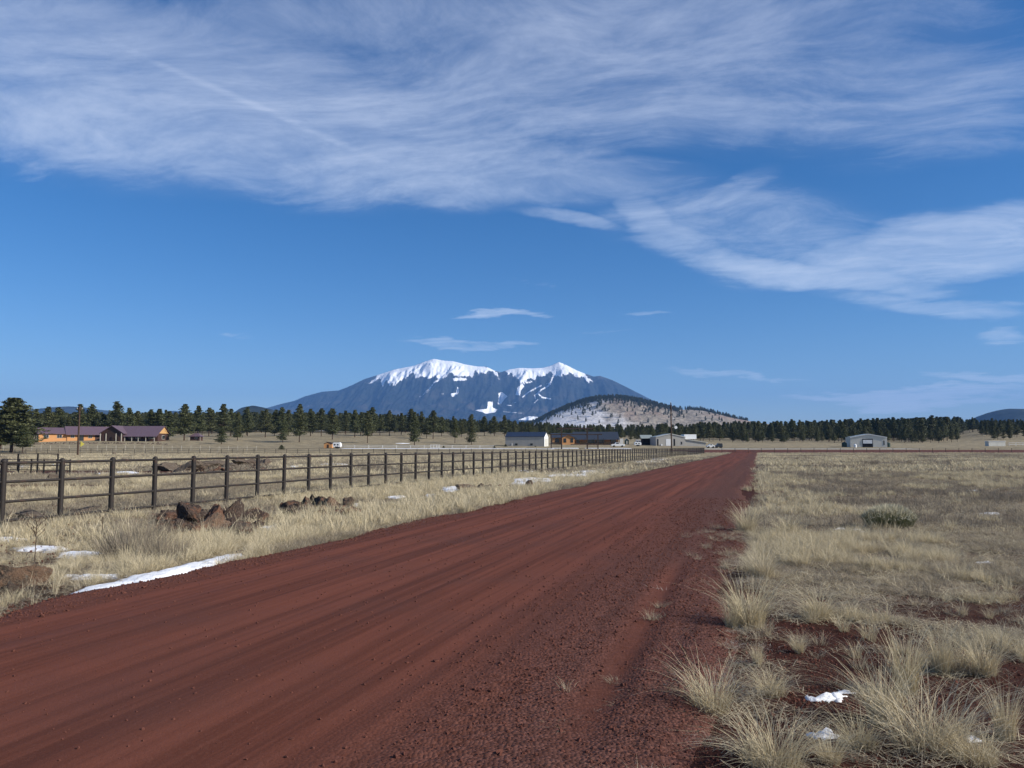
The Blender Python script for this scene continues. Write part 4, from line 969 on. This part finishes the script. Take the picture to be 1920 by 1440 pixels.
for i, a in enumerate(((876, 921, 30, 15), (900, 920, 22, 12), (917, 919, 18, 12), (935, 919, 20, 11), (953, 918, 20, 10), (992, 916, 18, 14))):
    rock(*a, mat='lava_tan' if i in (0, 4) else 'lava', label=('widest tan boulder at the left end of the distant roadside row', 'second boulder from the left in the distant roadside row', 'third boulder from the left in the distant roadside row', 'fourth boulder from the left in the distant roadside row', 'fifth tan boulder in the distant roadside row beside snow', 'lone dark boulder at the road edge right of the roadside snow')[i], group=g)
g = 'boulders of the brown mound at the left picture edge'
for a in ((38, 1104, 66, 46, 'lava_tan', 'large tan boulder of the mound at the left picture edge'), (8, 1098, 50, 46, 'lava_tan', 'boulder cut by the left picture edge with a dark hollow'), (64, 1100, 44, 24, 'dirt', 'low dirt lump right of the large tan boulder at the left picture edge'), (20, 1112, 44, 18, 'dirt', 'low brown lump at the front foot of the left edge mound')):
    rock(*a, group=g)
g = 'heaped rocks and dirt beyond the pipe fence'
for i, (p, b, w, h) in enumerate(((318, 884, 44, 16), (345, 887, 36, 20), (366, 885, 34, 15), (386, 878, 40, 18), (412, 876, 34, 16), (432, 878, 30, 12), (452, 874, 30, 16), (472, 873, 26, 16), (497, 872, 22, 12))):
    rock(p, b - 1, w * 1.35, h * .72, 'dirt', '%s dirt and rock heap counted from the left beyond the pipe fence' % ('first', 'second', 'third', 'fourth', 'fifth', 'sixth', 'seventh', 'eighth', 'ninth')[i], g, name='dirt_mound')
for i, (p, b, w, h) in enumerate(((62, 972, 90, 13), (150, 962, 60, 8), (100, 898, 40, 8), (232, 866, 22, 6), (215, 853, 14, 4))):
    rock(p, b, w, h, 'dirt', ('wide low dark mound at the foot of the leftmost fence bays', 'low dark mound at the fence foot right of the second post', 'low mound behind the corral panel at left', 'small dark lump on the cinder lane beyond the fence', 'small dark lump far out in the left pasture')[i], name='dirt_mound')
for i, px in enumerate((528, 948, 927, 1004, 832)):
    Y = (238, 285, 262, 285, 262)[i]; X = at(px, 834, Y)[0]; o = thing('bush', ('round dark bush on bare ground left of the orange shed', 'low dark bush touching the left corner of the grey barn', 'small dark bush just left of the grey barn', 'low bush before the grey barn', 'small dark bush right of the white panel gate')[i], 'bush', (X, Y, gz(X, Y) - .1))
    hh = (1.5, 1.0, .8, .5, .8)[i]; obj('crown', CROWNS[4], o, (0, 0, -.3 * hh), (0, 0, i), (hh * .9, hh * .9, hh * 1.3))
def rubble():
    P, S = [], []
    for px0, px1, py0, py1, n in ((300, 485, 970, 1012, 420), (535, 665, 955, 972, 80), (860, 965, 914, 924, 60), (0, 80, 1085, 1118, 90), (310, 500, 870, 886, 120), (80, 200, 1100, 1125, 50)):
        for k in range(n):
            x, y, z = gat(rnd.uniform(px0, px1), rnd.uniform(py0, py1)); r_ = rnd.choice((rnd.uniform(.03, .12), rnd.uniform(.06, .24) if n > 60 else .08)) * min(1.5, y / 13); P.append((x, y, z + r_ * .1)); S.append((r_ * 1.3, r_, r_ * .8))
    n = len(P); tag(gn_scatter('rubble', np.array(P), rng.uniform(0, .6, (n, 3)) * [1, 1, 10], np.array(S), rng.integers(0, 5, n), ROCKS['lava']), 'small broken lava rubble around the roadside rock piles', 'rubble')
rubble()
def border():
    P = []; S = []
    for k in range(110):
        p = rnd.uniform(52, 318); Y = 272 + rnd.uniform(-2, 3) + (p < 90) * -3; X = (p - 960) / F * Y; s = rnd.uniform(.25, .6); P.append((X, Y, gz(X, Y))); S.append((s * 1.5, s, s * .9))
    n = len(P); o = gn_scatter('rock_border', np.array(P), rng.uniform(0, .5, (n, 3)) * [1, 1, 12], np.array(S), rng.integers(0, 5, n), ROCKS['dirt']); tag(o, 'rough border of rocks and low scrub along the front of the ranch house', 'rocks')
border()

# ---------------------------------------------------------------- old snow
SNOWS = []
def snow(poly, label, thick=.045, px=True, res=None, rag=.9, group='patches of old snow beside the road'):
    pts = [gat(a, b)[:2] for a, b in poly] if px else poly; P = np.array(pts); x0, y0 = P.min(0) - .3; x1, y1 = P.max(0) + .3
    Ym = P[:, 1].mean(); res = res or max(.03, Ym * .0035); size = math.sqrt(max(1e-3, (x1 - x0) * (y1 - y0))); res = max(res, size / 150)
    gx = np.arange(x0, x1, res); gy = np.arange(y0, y1, res * 1.2); X, Y = np.meshgrid(gx, gy)
    d = np.full(X.shape, 1e9)
    for i in range(len(P)): d = np.minimum(d, segdist(X, Y, P[i], P[(i + 1) % len(P)]))
    d = np.where(inpoly(X, Y, [tuple(p) for p in P]), d, -d); sc = min(1.0, Ym * .05)
    d = d + (fbm(X / sc * 2.0, Y / sc * 2.0, 5, 71, .65) - .5) * rag * sc * 1.15 + (.03 if size > 1.2 else -.012)
    h = thick * (1 - np.exp(-np.maximum(d, 0) / (thick * 1.6))) + .02 * thick / .045 * (fbm(X * 9, Y * 9, 3, 8) - .5) * (d > 0); Z = ground(X, Y) + np.where(d > -.02, h - .004, -.08)
    f = grid_faces(len(gy), len(gx)); keep = (d.ravel()[f] > -.25 * res * 4).any(1); f = f[keep]
    if len(f) < 3: return
    u, inv = np.unique(f, return_inverse=True); V3 = np.stack([X, Y, Z + .012], -1).reshape(-1, 3)[u]
    tag(obj('snow_patch', mesh_np('snow_patch', V3, inv.reshape(f.shape), M['snow'], True)), label, 'snow', group); SNOWS.append(P if len(P) > 2 else None)
snow([(100, 1128), (150, 1110), (192, 1101), (232, 1090), (285, 1080), (330, 1068), (380, 1056), (420, 1046), (452, 1038), (458, 1046), (400, 1062), (352, 1076), (300, 1090), (248, 1104), (212, 1118), (178, 1130), (140, 1130)],
     'longest bright snow strip lying along the left edge of the red road', .06)
def sell(cx, cy, w, h, label, **k):
    n = 10; snow([(cx + w / 2 * cos(2 * pi * i / n), cy + h / 2 * sin(2 * pi * i / n)) for i in range(n)], label, **k)
for a in ((85, 1030, 90, 10, 'snow patch in the grass right of the dry weed stalk, highest of three'), (155, 1041, 95, 12, 'snow patch in the grass above the long roadside strip, widest of three'), (85, 1072, 50, 7, 'thin snow sliver behind the left edge mound'),
          (170, 1083, 115, 7, 'long thin snow sliver just above the roadside snow strip'), (10, 1014, 60, 10, 'snow patch at the left picture edge below the fence'), (205, 998, 26, 9, 'small snow spot left of the largest rock pile'), (476, 1028, 44, 8, 'snow spot at the road edge right of the longest strip'),
          (500, 994, 40, 14, 'dirty snow patch right of the largest rock pile'), (672, 948, 30, 8, 'snow patch touching the right end of the middle rock row'), (748, 933, 32, 6, 'small snow patch in tall grass right of the middle rock row'), (808, 930, 22, 7, 'small snow patch between grass and the distant roadside rocks'),
          (850, 918, 40, 10, 'snow patch touching the left end of the distant roadside rocks'), (1000, 901, 80, 9, 'bright snow strip before the lone dark roadside boulder'), (975, 908, 40, 5, 'thin snow strip behind the distant roadside rocks'), (1065, 892, 90, 6, 'long distant snow strip in the grass beside the road, middle part'),
          (1105, 886, 60, 6, 'distant snow strip in the grass beside the road, far part'), (1215, 866, 60, 3.5, 'thin distant snow strip where the road meets the fence'), (1240, 861, 50, 3, 'thinnest distant snow strip by the road'), (1300, 853.5, 26, 2.5, 'tiny snow strip at the far end of the pipe fence'),
          (235, 887, 52, 5, 'snow patch beyond the pipe fence right of the corral'), (197, 889, 40, 3, 'thin snow patch touching the corner of the corral'), (47, 875, 22, 5, 'snow patch seen through the corral panel'), (110, 872, 40, 3, 'thin snow behind the right side of the corral panel'), (560, 875, 50, 3, 'thin snow strip in the pasture left of the twin one beyond the fence'), (625, 871, 50, 3, 'thin snow strip in the pasture, right of its twin beyond the fence'), (985, 884, 30, 3, 'small snow strip seen through the fence before the slope'),
          (1540, 1309, 44, 9, 'left lobe of the bright snow lump in the right foreground'), (1580, 1306, 50, 12, 'right lobe of the bright snow lump in the right foreground'), (1540, 1378, 36, 12, 'small snow lump among tussocks below the double snow lump'), (1577, 996, 16, 4, 'tiny snow spot left of the green shrub'), (1611, 998, 26, 7, 'small snow lump at the foot of the green shrub'),
          (1602, 1434, 20, 10, 'tiny snow lump at the bottom picture edge'), (1815, 1388, 16, 5, 'tiny snow lump in the right foreground grass'), (1826, 921, 22, 2.5, 'thin snow spot far out in the right field'), (1790, 950, 18, 3, 'small snow spot in the right field beyond the green shrub'), (1858, 965, 34, 5, 'wider snow spot in the right field beyond the green shrub'), (1850, 1058, 24, 4, 'small snow spot at the right edge in mid field')):
    sell(a[0], a[1], a[2], a[3], a[4], thick=.055 if a[1] > 1300 else .045)
snow([(x, y) for x, y in ((-52, 246), (-30, 245), (0, 246), (14, 247), (12, 250), (-20, 251), (-40, 251), (-56, 249))], 'long pale snow strip along the foot of the slope behind the far fence', .14, False, .45)
snow([(x, y) for x, y in ((-48, 318), (-45, 316), (-42, 318), (-45, 321))], 'small snow patch under the trees on the slope above the orange shed', .15, False, .4)
for p, q in ((14, 22), (26, 40)): snow([(p, 258), (q, 257), (q + 1, 265), (p - 1, 266)], 'pale snow strip before the log house %s' % ('near the grey barn' if p < 20 else 'behind the gate'), .12, False, .4)

# ---------------------------------------------------------------- grass
def blades(n, r0, h, lean, width, mat, seed, segs=3, hv=.35, curl=1.6, name='grass_tuft', flat=0.0):
    r = np.random.default_rng(seed); az = r.uniform(0, 2 * pi, n); rad = r0 * np.sqrt(r.uniform(0, 1, n)); az2 = az + r.normal(0, .7, n)
    bx, by = rad * np.cos(az), rad * np.sin(az); L = h * (1 + r.normal(0, hv, n)).clip(.3, 1.7); ln = lean * (.25 + 1.1 * r.uniform(0, 1, n)) * (.4 + .8 * rad / max(r0, 1e-3))
    t = np.linspace(0, 1, segs + 1)[None, :]; px = bx[:, None] + np.cos(az2)[:, None] * ln[:, None] * L[:, None] * t ** curl; py = by[:, None] + np.sin(az2)[:, None] * ln[:, None] * L[:, None] * t ** curl
    pz = L[:, None] * (t - (.18 + .25 * np.minimum(ln, 1.6))[:, None] * t ** 2.2) * (1 - flat) - .01
    wa = r.uniform(0, 2 * pi, n); w = width * r.uniform(.6, 1.3, n)[:, None] * (1 - t) ** .6 * .5 + width * .06; wx, wy = np.cos(wa)[:, None] * w, np.sin(wa)[:, None] * w
    A = np.stack([px - wx, py - wy, pz], -1); B = np.stack([px + wx, py + wy, pz], -1); V3 = np.stack([A, B], 2).reshape(-1, 3)
    k = np.arange(n)[:, None] * (segs + 1) * 2 + np.arange(segs)[None, :] * 2; Fc = np.stack([k, k + 1, k + 3, k + 2], -1).reshape(-1, 4)
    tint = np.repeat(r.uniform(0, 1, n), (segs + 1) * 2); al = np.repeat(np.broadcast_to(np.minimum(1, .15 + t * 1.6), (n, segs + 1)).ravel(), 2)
    return mesh_np(name, V3, Fc, M[mat], False, {'tint': tint, 'along': al})
def litter(n, rr, mat, seed):             # broken stems lying about
    r = np.random.default_rng(seed); a = r.uniform(0, 2 * pi, n); q = rr * np.sqrt(r.uniform(0, 1, n)); c = np.stack([np.cos(a) * q, np.sin(a) * q, r.uniform(.004, .035, n)], 1)
    b = r.uniform(0, 2 * pi, n); L = r.uniform(.04, .16, n)[:, None]; d = np.stack([np.cos(b), np.sin(b), r.normal(0, .22, n)], 1) * L; k = np.cross(d, (0, 0, 1)); k = k / np.linalg.norm(k, axis=1)[:, None] * .0019
    up = np.array([0, 0, .012]) * r.uniform(0, 1, n)[:, None]; P = np.stack([c - d - k, c - d + k, c + up + k, c + up - k, c + d + k * .6, c + d - k * .6], 1)
    i = np.arange(n)[:, None] * 6; Fc = np.concatenate([i + np.array([[0, 1, 2, 3]]), i + np.array([[3, 2, 4, 5]])]); return mesh_np('litter', P.reshape(-1, 3), Fc, M[mat], False, {'tint': np.repeat(r.uniform(0, 1, n), 6), 'along': np.ones(n * 6)})
def pick_in(X, Y): return (np.abs(X) < .74 * Y + 1.6)
def gen(n, Y0, Y1):
    Y = np.sqrt(rng.uniform(Y0 ** 2, Y1 ** 2, n)); X = rng.uniform(-.76, .76, n) * Y + rng.uniform(-1.2, 1.2, n); return X, Y
def clear(X, Y):
    m = np.ones(X.shape, bool)
    for x, y, r in CLEAR: m &= (np.abs(X - x) > r) | (Y > y + r * .8) | (Y < y - r * 1.25 - .22)
    for P in SNOWS:
        if P[:, 1].mean() < 80:
            q = [tuple(p) for p in P]; w = inpoly(X, Y + .06, q) | inpoly(X, Y + .04 * Y, q) | inpoly(X, Y + .08 * Y, q) | inpoly(X, Y + .12 * Y, q)
            m &= ~(w & (rng.uniform(0, 1, X.shape) < .9))
    return m
def road_free(X, Y, lo=3.35, hr=3.1):
    t = road_t(X, Y); w = fbm(X * .7, Y * .7, 2, 3) - .5; w2 = rng.uniform(0, 1, X.shape) ** 2 * .9
    m = (t > hr + w * 1.1 + w2 * 1.0 * ss(20, 8, Y)) | (t < -(lo + w * .5 + w2 * .3)); return m & (lane_mask(X, Y) < .35)
SPARSE = [tuple(gat(a, b)[:2]) for a, b in ((-40, 1002), (250, 975), (225, 1090), (-40, 1100))]
SNOWPOLY = [tuple(gat(a, b)[:2]) for a, b in ((95, 1132), (192, 1098), (330, 1064), (456, 1034), (462, 1048), (350, 1082), (248, 1110), (178, 1136))]
def scatter(name, label, cat, X, Y, scl, idx, src, tilt=.12):
    Z = ground(X, Y); n = len(X); rot = np.stack([rng.normal(0, tilt, n), rng.normal(0, tilt, n), rng.uniform(0, 6.28, n)], 1)
    return tag(gn_scatter(name, np.stack([X, Y, Z], 1), rot, scl, idx, src), label, cat)
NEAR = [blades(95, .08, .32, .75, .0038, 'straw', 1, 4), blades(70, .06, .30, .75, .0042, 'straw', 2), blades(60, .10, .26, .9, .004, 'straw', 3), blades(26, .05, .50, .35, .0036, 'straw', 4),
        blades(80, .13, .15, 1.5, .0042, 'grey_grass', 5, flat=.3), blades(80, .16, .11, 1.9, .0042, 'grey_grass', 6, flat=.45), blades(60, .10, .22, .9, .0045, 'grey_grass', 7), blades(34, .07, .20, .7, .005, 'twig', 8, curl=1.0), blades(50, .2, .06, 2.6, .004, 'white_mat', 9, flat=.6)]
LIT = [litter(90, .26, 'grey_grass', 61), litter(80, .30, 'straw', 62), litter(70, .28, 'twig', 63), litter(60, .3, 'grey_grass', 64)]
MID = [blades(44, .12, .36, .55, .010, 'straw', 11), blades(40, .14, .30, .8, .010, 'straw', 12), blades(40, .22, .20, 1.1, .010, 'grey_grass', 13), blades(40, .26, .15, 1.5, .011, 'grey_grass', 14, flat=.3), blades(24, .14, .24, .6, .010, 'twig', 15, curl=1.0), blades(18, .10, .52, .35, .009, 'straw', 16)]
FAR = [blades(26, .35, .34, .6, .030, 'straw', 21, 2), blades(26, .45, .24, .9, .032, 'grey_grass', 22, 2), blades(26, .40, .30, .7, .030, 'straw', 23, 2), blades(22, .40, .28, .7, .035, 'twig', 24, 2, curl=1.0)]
def zone(X, Y):                       # 1 golden tall, 0 grey short
    t = road_t(X, Y); z = fbm(X * .22, Y * .22, 3, 201) + .5 * (fbm(X * 1.1, Y * 1.1, 2, 207) - .5)
    z = z + .25 * np.exp(-((t - 4.6) / 1.2) ** 2) + .28 * ss(3.4, 4.2, -t) * (1 - ss(11, 15, -t)) - .05; return z
def grass_near():
    X, Y = gen(85000, 3.2, 15); t = road_t(X, Y); m = road_free(X, Y, 3.35, 3.75) & ~inpoly(X, Y, SNOWPOLY) & clear(X, Y) & ~(inpoly(X, Y, SPARSE) & (rng.uniform(0, 1, X.shape) < .45)); cov = fbm(X * .95, Y * .95, 3, 91) + .14 * ss(0, 1, -t) + .10 * ss(6.0, 9, Y) - .05 * ss(7, 4, Y) + .05 * np.exp(-((t - 4.2) / .8) ** 2) * ss(6, 8, Y); X, Y, cov = X[m], Y[m], cov[m]
    z = zone(X, Y); n = len(X); u = rng.uniform(0, 1, n)
    gold = (z > .54) & (cov > .55); idx = np.where(gold, np.where(u < .4, 0, np.where(u < .75, 1, np.where(u < .9, 2, 3))), np.where(u < .35, 4, np.where(u < .72, 5, np.where(u < .88, 6, np.where(u < .97, 7, 8)))))
    keep = np.where(gold, rng.uniform(0, 1, n) < .17, rng.uniform(0, 1, n) < np.clip((cov - .40) * 4.0, .10 + .30 * ss(7, 11, Y) + .3 * ss(0, 1, -road_t(X, Y)), 1) * .72); left = road_t(X, Y) < 0
    keep &= rng.uniform(0, 1, n) > bare(X, Y) * .90
    # the bare patch at the far left edge under the mound
    keep &= ~((road_t(X, Y) < 0) & (Y < 9.2) & (X < -4.3) & (rng.uniform(0, 1, n) < .85))
    s = rng.uniform(.45, 1.0, n) * np.where(inpoly(X, Y, SPARSE), .7, 1) * np.where(left, .92, .72) * np.where(left | ~gold, 1, .85 + .25 * ss(5, 12, Y))
    return scatter('grass', 'dry golden and grey bunch grass growing beside the near part of the road', 'grass', X[keep], Y[keep], s[keep], idx[keep], NEAR)
grass_near()
def wisps():
    Y = np.sqrt(rng.uniform(3.4 ** 2, 16 ** 2, 900)); T = 3.9 - np.abs(rng.normal(0, .6, 900)); X = -4.0 + .32 * Y + T * 1.05; m = (T > 2.5) & (fbm(X * 1.3, Y * 1.3, 2, 77) > .5); X, Y = X[m], Y[m]; n = len(X)
    o = scatter('grass', 'sparse pale wisps of dead grass on the cinder shoulder', 'grass', X, Y, rng.uniform(.3, .75, n), rng.choice([4, 5, 6, 8, 8], n), NEAR); o.location.z = .04
wisps()
def ground_litter():
    X, Y = gen(7500, 3.2, 22); t = road_t(X, Y); m = ((t > 3.6) | (t < -3.6)) & clear(X, Y) & (rng.uniform(0, 1, X.shape) > bare(X, Y) * .85); X, Y = X[m], Y[m]; n = len(X)
    scatter('grass_litter', 'broken dead stems lying matted between the grass clumps', 'grass litter', X, Y, rng.uniform(.45, .9, n) * (.85 + Y / 22), rng.integers(0, 4, n), LIT, .06)
ground_litter()
def grass_mid():
    X, Y = gen(105000, 14.5, 52); m = road_free(X, Y, 3.3, 3.62) & clear(X, Y); X, Y = X[m], Y[m]; z = zone(X, Y); n = len(X); u = rng.uniform(0, 1, n); t = road_t(X, Y)
    gold = z > .55; idx = np.where(gold, np.where(u < .5, 0, np.where(u < .85, 1, 5)), np.where(u < .38, 2, np.where(u < .74, 3, 4)))
    dk = fbm(X * .6, Y * .35, 3, 333); idx = np.where((dk > .60) & (t > 0), 4, idx); X, Y, z, idx, gold, u, t, dk = [q for q in (X, Y, z, idx, gold, u, t, dk)]
    k = (rng.uniform(0, 1, n) < np.where((t > 0) & (dk < .42), .30, 1.0)) & (rng.uniform(0, 1, n) < np.where(gold, .40, .9) * np.where(np.abs(t) < 14, 1.0, .7)); s = rng.uniform(.5, 1.05, n) * np.where(t < 0, .88, .70)
    return scatter('grass', 'dry bunch grass covering the verge and the pasture at middle distance', 'grass', X[k], Y[k], s[k], idx[k], MID)
grass_mid()
def grass_far():
    X, Y = gen(60000, 50, 232); t = road_t(X, Y); m = ((t > 3.7) | (t < -3.6)) & ~((Y > 211)) & (lane_mask(X, Y) < .3); X, Y = X[m], Y[m]; z = zone(X * .5, Y * .5); n = len(X); u = rng.uniform(0, 1, n)
    idx = np.where(z > .52, np.where(u < .5, 0, np.where(u < .9, 2, 3)), np.where(u < .55, 1, np.where(u < .85, 3, 0))); idx = np.where(fbm(X * .28, Y * .12, 3, 71) > .60, 3, idx); s = rng.uniform(.6, 1.2, n)
    return scatter('grass', 'dry pasture grass far out on both sides of the road', 'grass', X, Y, s, idx, FAR)
grass_far()

# clumps that can be told apart in the right foreground
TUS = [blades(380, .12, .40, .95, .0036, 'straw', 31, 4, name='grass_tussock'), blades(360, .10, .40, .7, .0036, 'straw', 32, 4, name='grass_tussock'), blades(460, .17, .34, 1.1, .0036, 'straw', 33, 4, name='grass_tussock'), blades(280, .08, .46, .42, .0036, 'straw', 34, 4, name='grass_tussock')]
MATS = [blades(260, .15, .07, 1.6, .0035, 'white_mat', 35, 3, name='grass_mat', flat=.3)]
for px, py, hpx, k, lab in ((1335, 1335, 95, 0, 'golden grass tussock standing alone on red cinders nearest the road'), (1450, 1435, 100, 2, 'broad dark-based grass tussock at the bottom edge right of the white mat'), (1405, 1178, 100, 1, 'tall golden tussock at the left of the roadside grass row'), (1372, 1182, 55, 3, 'narrow bright tussock left of the tall golden one'),
        (1535, 1160, 60, 0, 'fan-shaped golden tussock on bare red soil right of the road row'), (1445, 1302, 48, 2, 'small round tussock right of the lone roadside one'), (1420, 1248, 42, 3, 'small upright tussock on bare soil in the right foreground'), (1497, 1224, 36, 1, 'smallest golden tussock on bare soil below the fan-shaped one'),
        (1700, 1300, 115, 3, 'tall narrow tussock in the middle of the right foreground'), (1765, 1262, 85, 3, 'narrow upright tussock right of the tall narrow one'), (1845, 1265, 75, 1, 'golden tussock near the right picture edge beneath dark litter'), (1660, 1355, 110, 1, 'dense golden tussock right of the double snow lump'), (1740, 1400, 120, 2, 'widest grass tussock in the lower right foreground'),
        (1885, 1385, 95, 3, 'upright golden tussock near the lower right corner'), (1610, 1400, 60, 2, 'low tussock below the double snow lump'), (1555, 1430, 60, 0, 'low spreading tussock at the bottom edge left of the tiny snow lump'), (1830, 1430, 70, 2, 'low spreading tussock at the bottom edge near the right corner'), (1480, 1005, 45, 0, 'golden clump in the roadside grass row at middle distance'), (1400, 1000, 55, 1, 'golden clump at the road edge left of the green shrub'), (1430, 1085, 60, 1, 'golden clump in the roadside grass row beyond the tall tussock')):
    X, Y, Z = gat(px, py); s = hpx * Y / F / (.40, .40, .34, .48)[k]; o = obj('grass_tussock', TUS[k], None, (X, Y, Z), (0, 0, rnd.uniform(0, 6)), (s, s, s)); tag(o, lab, 'grass tussock')
for px, py, s, lab in ((1268, 1392, 1.0, 'bleached white grass mat on the red cinders at lower centre right'), (1120, 1408, .8, 'faint pale grass mat on the cinders left of the white one'), (1240, 1195, .6, 'small pale grass wisp flattened on the cinder shoulder')):
    X, Y, Z = gat(px, py); tag(obj('grass_mat', MATS[0], None, (X, Y, max(Z, Z) + .0), (0, 0, 1), (s * .62, s * .55, s)), lab, 'grass mat')
def shrub():
    X, Y, Z = gat(1668, 992); o = thing('shrub', 'rounded green rabbitbrush shrub with pale seed heads in the right field', 'shrub', (X, Y, Z)); s = Y / 16 * .86
    obj('stems', blades(1500, .40, .36, .5, .0050, 'shrub_green', 41, 4, .16, .9, 'stems'), o, scl=(s * 1.25, s, s * 1.55)); h = blades(1200, .50, .07, .8, .008, 'seed', 42, 2, .4, 1.0, 'seed_heads')
    co = np.zeros(len(h.vertices) * 3, np.float32); h.vertices.foreach_get('co', co); co = co.reshape(-1, 3); r2 = (co[:, 0] ** 2 + co[:, 1] ** 2); co[:, 2] += .30 * np.sqrt(np.clip(1 - r2 / .36, 0.10, 1)); h.vertices.foreach_set('co', co.ravel()); h.update(); obj('seed_heads', h, o, scl=(s * 1.2, s * 1.05, s * 1.75))
shrub()
TW = [blades(900, .30, .40, .42, .0042, 'twig', 51 + k, 4, .38, .8, 'stems') for k in range(2)]
for i, (px, py, hpx, lab) in enumerate(((245, 1045, 80, 'grey twiggy shrub in tall grass left of the largest rock pile'), (310, 1050, 60, 'brownish twiggy shrub before the left foot of the largest rock pile'), (275, 1025, 70, 'tall grey twiggy shrub reaching the fence rails in view'), (440, 1010, 40, 'low twiggy shrub before the right side of the largest rock pile'), (1640, 870, 12, 'dark low shrub in the far right field'), (1730, 858, 8, 'dark small shrub near the far right fence'), (1470, 885, 12, 'low grey shrub in the far right field near the road'))):
    X, Y, Z = gat(px, py); s = hpx * Y / F / .42; o = thing('twiggy_shrub', lab, 'shrub', (X, Y, Z)); obj('stems', TW[i % 2], o, rot=(0, 0, i), scl=(s * .9, s * .8, s * .72))
def weed(px, py, hpx, lab):
    X, Y, Z = gat(px, py); H = hpx * Y / F; o = thing('dead_weed', lab, 'weed', (X, Y, Z)); b = MB(); b.tube((0, 0, -.05), (.01, 0, H), .007, .004, 6); b.build('stalk', M['bark'], o)
    b = MB()
    for k in range(13):
        z = H * (.62 + .36 * k / 13); a = k * 2.4; l = H * .17; b.tube((0, 0, z), (cos(a) * l, sin(a) * l, z + l * .9), .004, .003, 4); b.tube((cos(a) * l, sin(a) * l, z + l * .9), (cos(a) * l, sin(a) * l, z + l * 1.15), .008, .004, 5)
    b.build('seed_heads', M['bark'], o)
weed(64, 1066, 90, 'tall dead weed stalk with branched dark head in snowy grass at left'); weed(191, 1005, 35, 'short dead weed stalk in the grass left of the twiggy shrubs')

# ---------------------------------------------------------------- loose cinders
def gravel():
    import bmesh
    src = []
    for k in range(4):
        bm = bmesh.new(); bmesh.ops.create_icosphere(bm, subdivisions=1, radius=1.0); r = random.Random(k)
        for v in bm.verts: v.co = v.co * r.uniform(.65, 1.15); v.co.z *= .7
        me = bpy.data.meshes.new('cinder'); bm.to_mesh(me); bm.free(); me.materials.append(M['cinder']); src.append(me)
    Y = np.sqrt(rng.uniform(2.4 ** 2, 24 ** 2, 210000)); X = rng.uniform(-.75, .75, Y.size) * Y + rng.uniform(-.6, .6, Y.size); T = road_t(X, Y)
    wgt = np.clip(.05 + .95 * ss(1.0, 2.6, T + (fbm(X, Y, 2, 1) - .5)) * (1 - ss(4.0, 5.8, T)) + .85 * ss(2.5, 3.2, -T) * (1 - ss(3.7, 4.2, -T)), 0, 1)
    wgt = wgt * (1 - .85 * np.exp(-((T - 2.72) / .14) ** 2)) * (.35 + .65 * ss(24, 8, Y)); k = (rng.uniform(0, 1, Y.size) < wgt); X, Y, T = X[k], Y[k], T[k]
    base = ground(-4.0 + .32 * Y, Y) + .055 + road_surface(T, Y, Y); Z = np.maximum(base, ground(X, Y)); n = len(X); s = .0042 + .010 * rng.uniform(0, 1, n) ** 2.2 + .014 * rng.uniform(0, 1, n) * (rng.uniform(0, 1, n) < .02); s = s * (1 + Y / 30)
    Y2 = np.sqrt(rng.uniform(3 ** 2, 13 ** 2, 9000)); X2 = rng.uniform(0, .75, 9000) * Y2 + .4; k2 = road_t(X2, Y2) > 3.2; X2, Y2 = X2[k2], Y2[k2]
    X = np.concatenate([X, X2]); Y = np.concatenate([Y, Y2]); Z = np.concatenate([Z, ground(X2, Y2)]); s = np.concatenate([s, .004 + .012 * rng.uniform(0, 1, len(X2)) ** 2]); n = len(X)
    tag(gn_scatter('cinder_gravel', np.stack([X, Y, Z], 1), rng.uniform(0, 6.28, (n, 3)), s, rng.integers(0, 4, n), src), 'loose red cinder gravel along both shoulders of the road', 'gravel')
gravel()
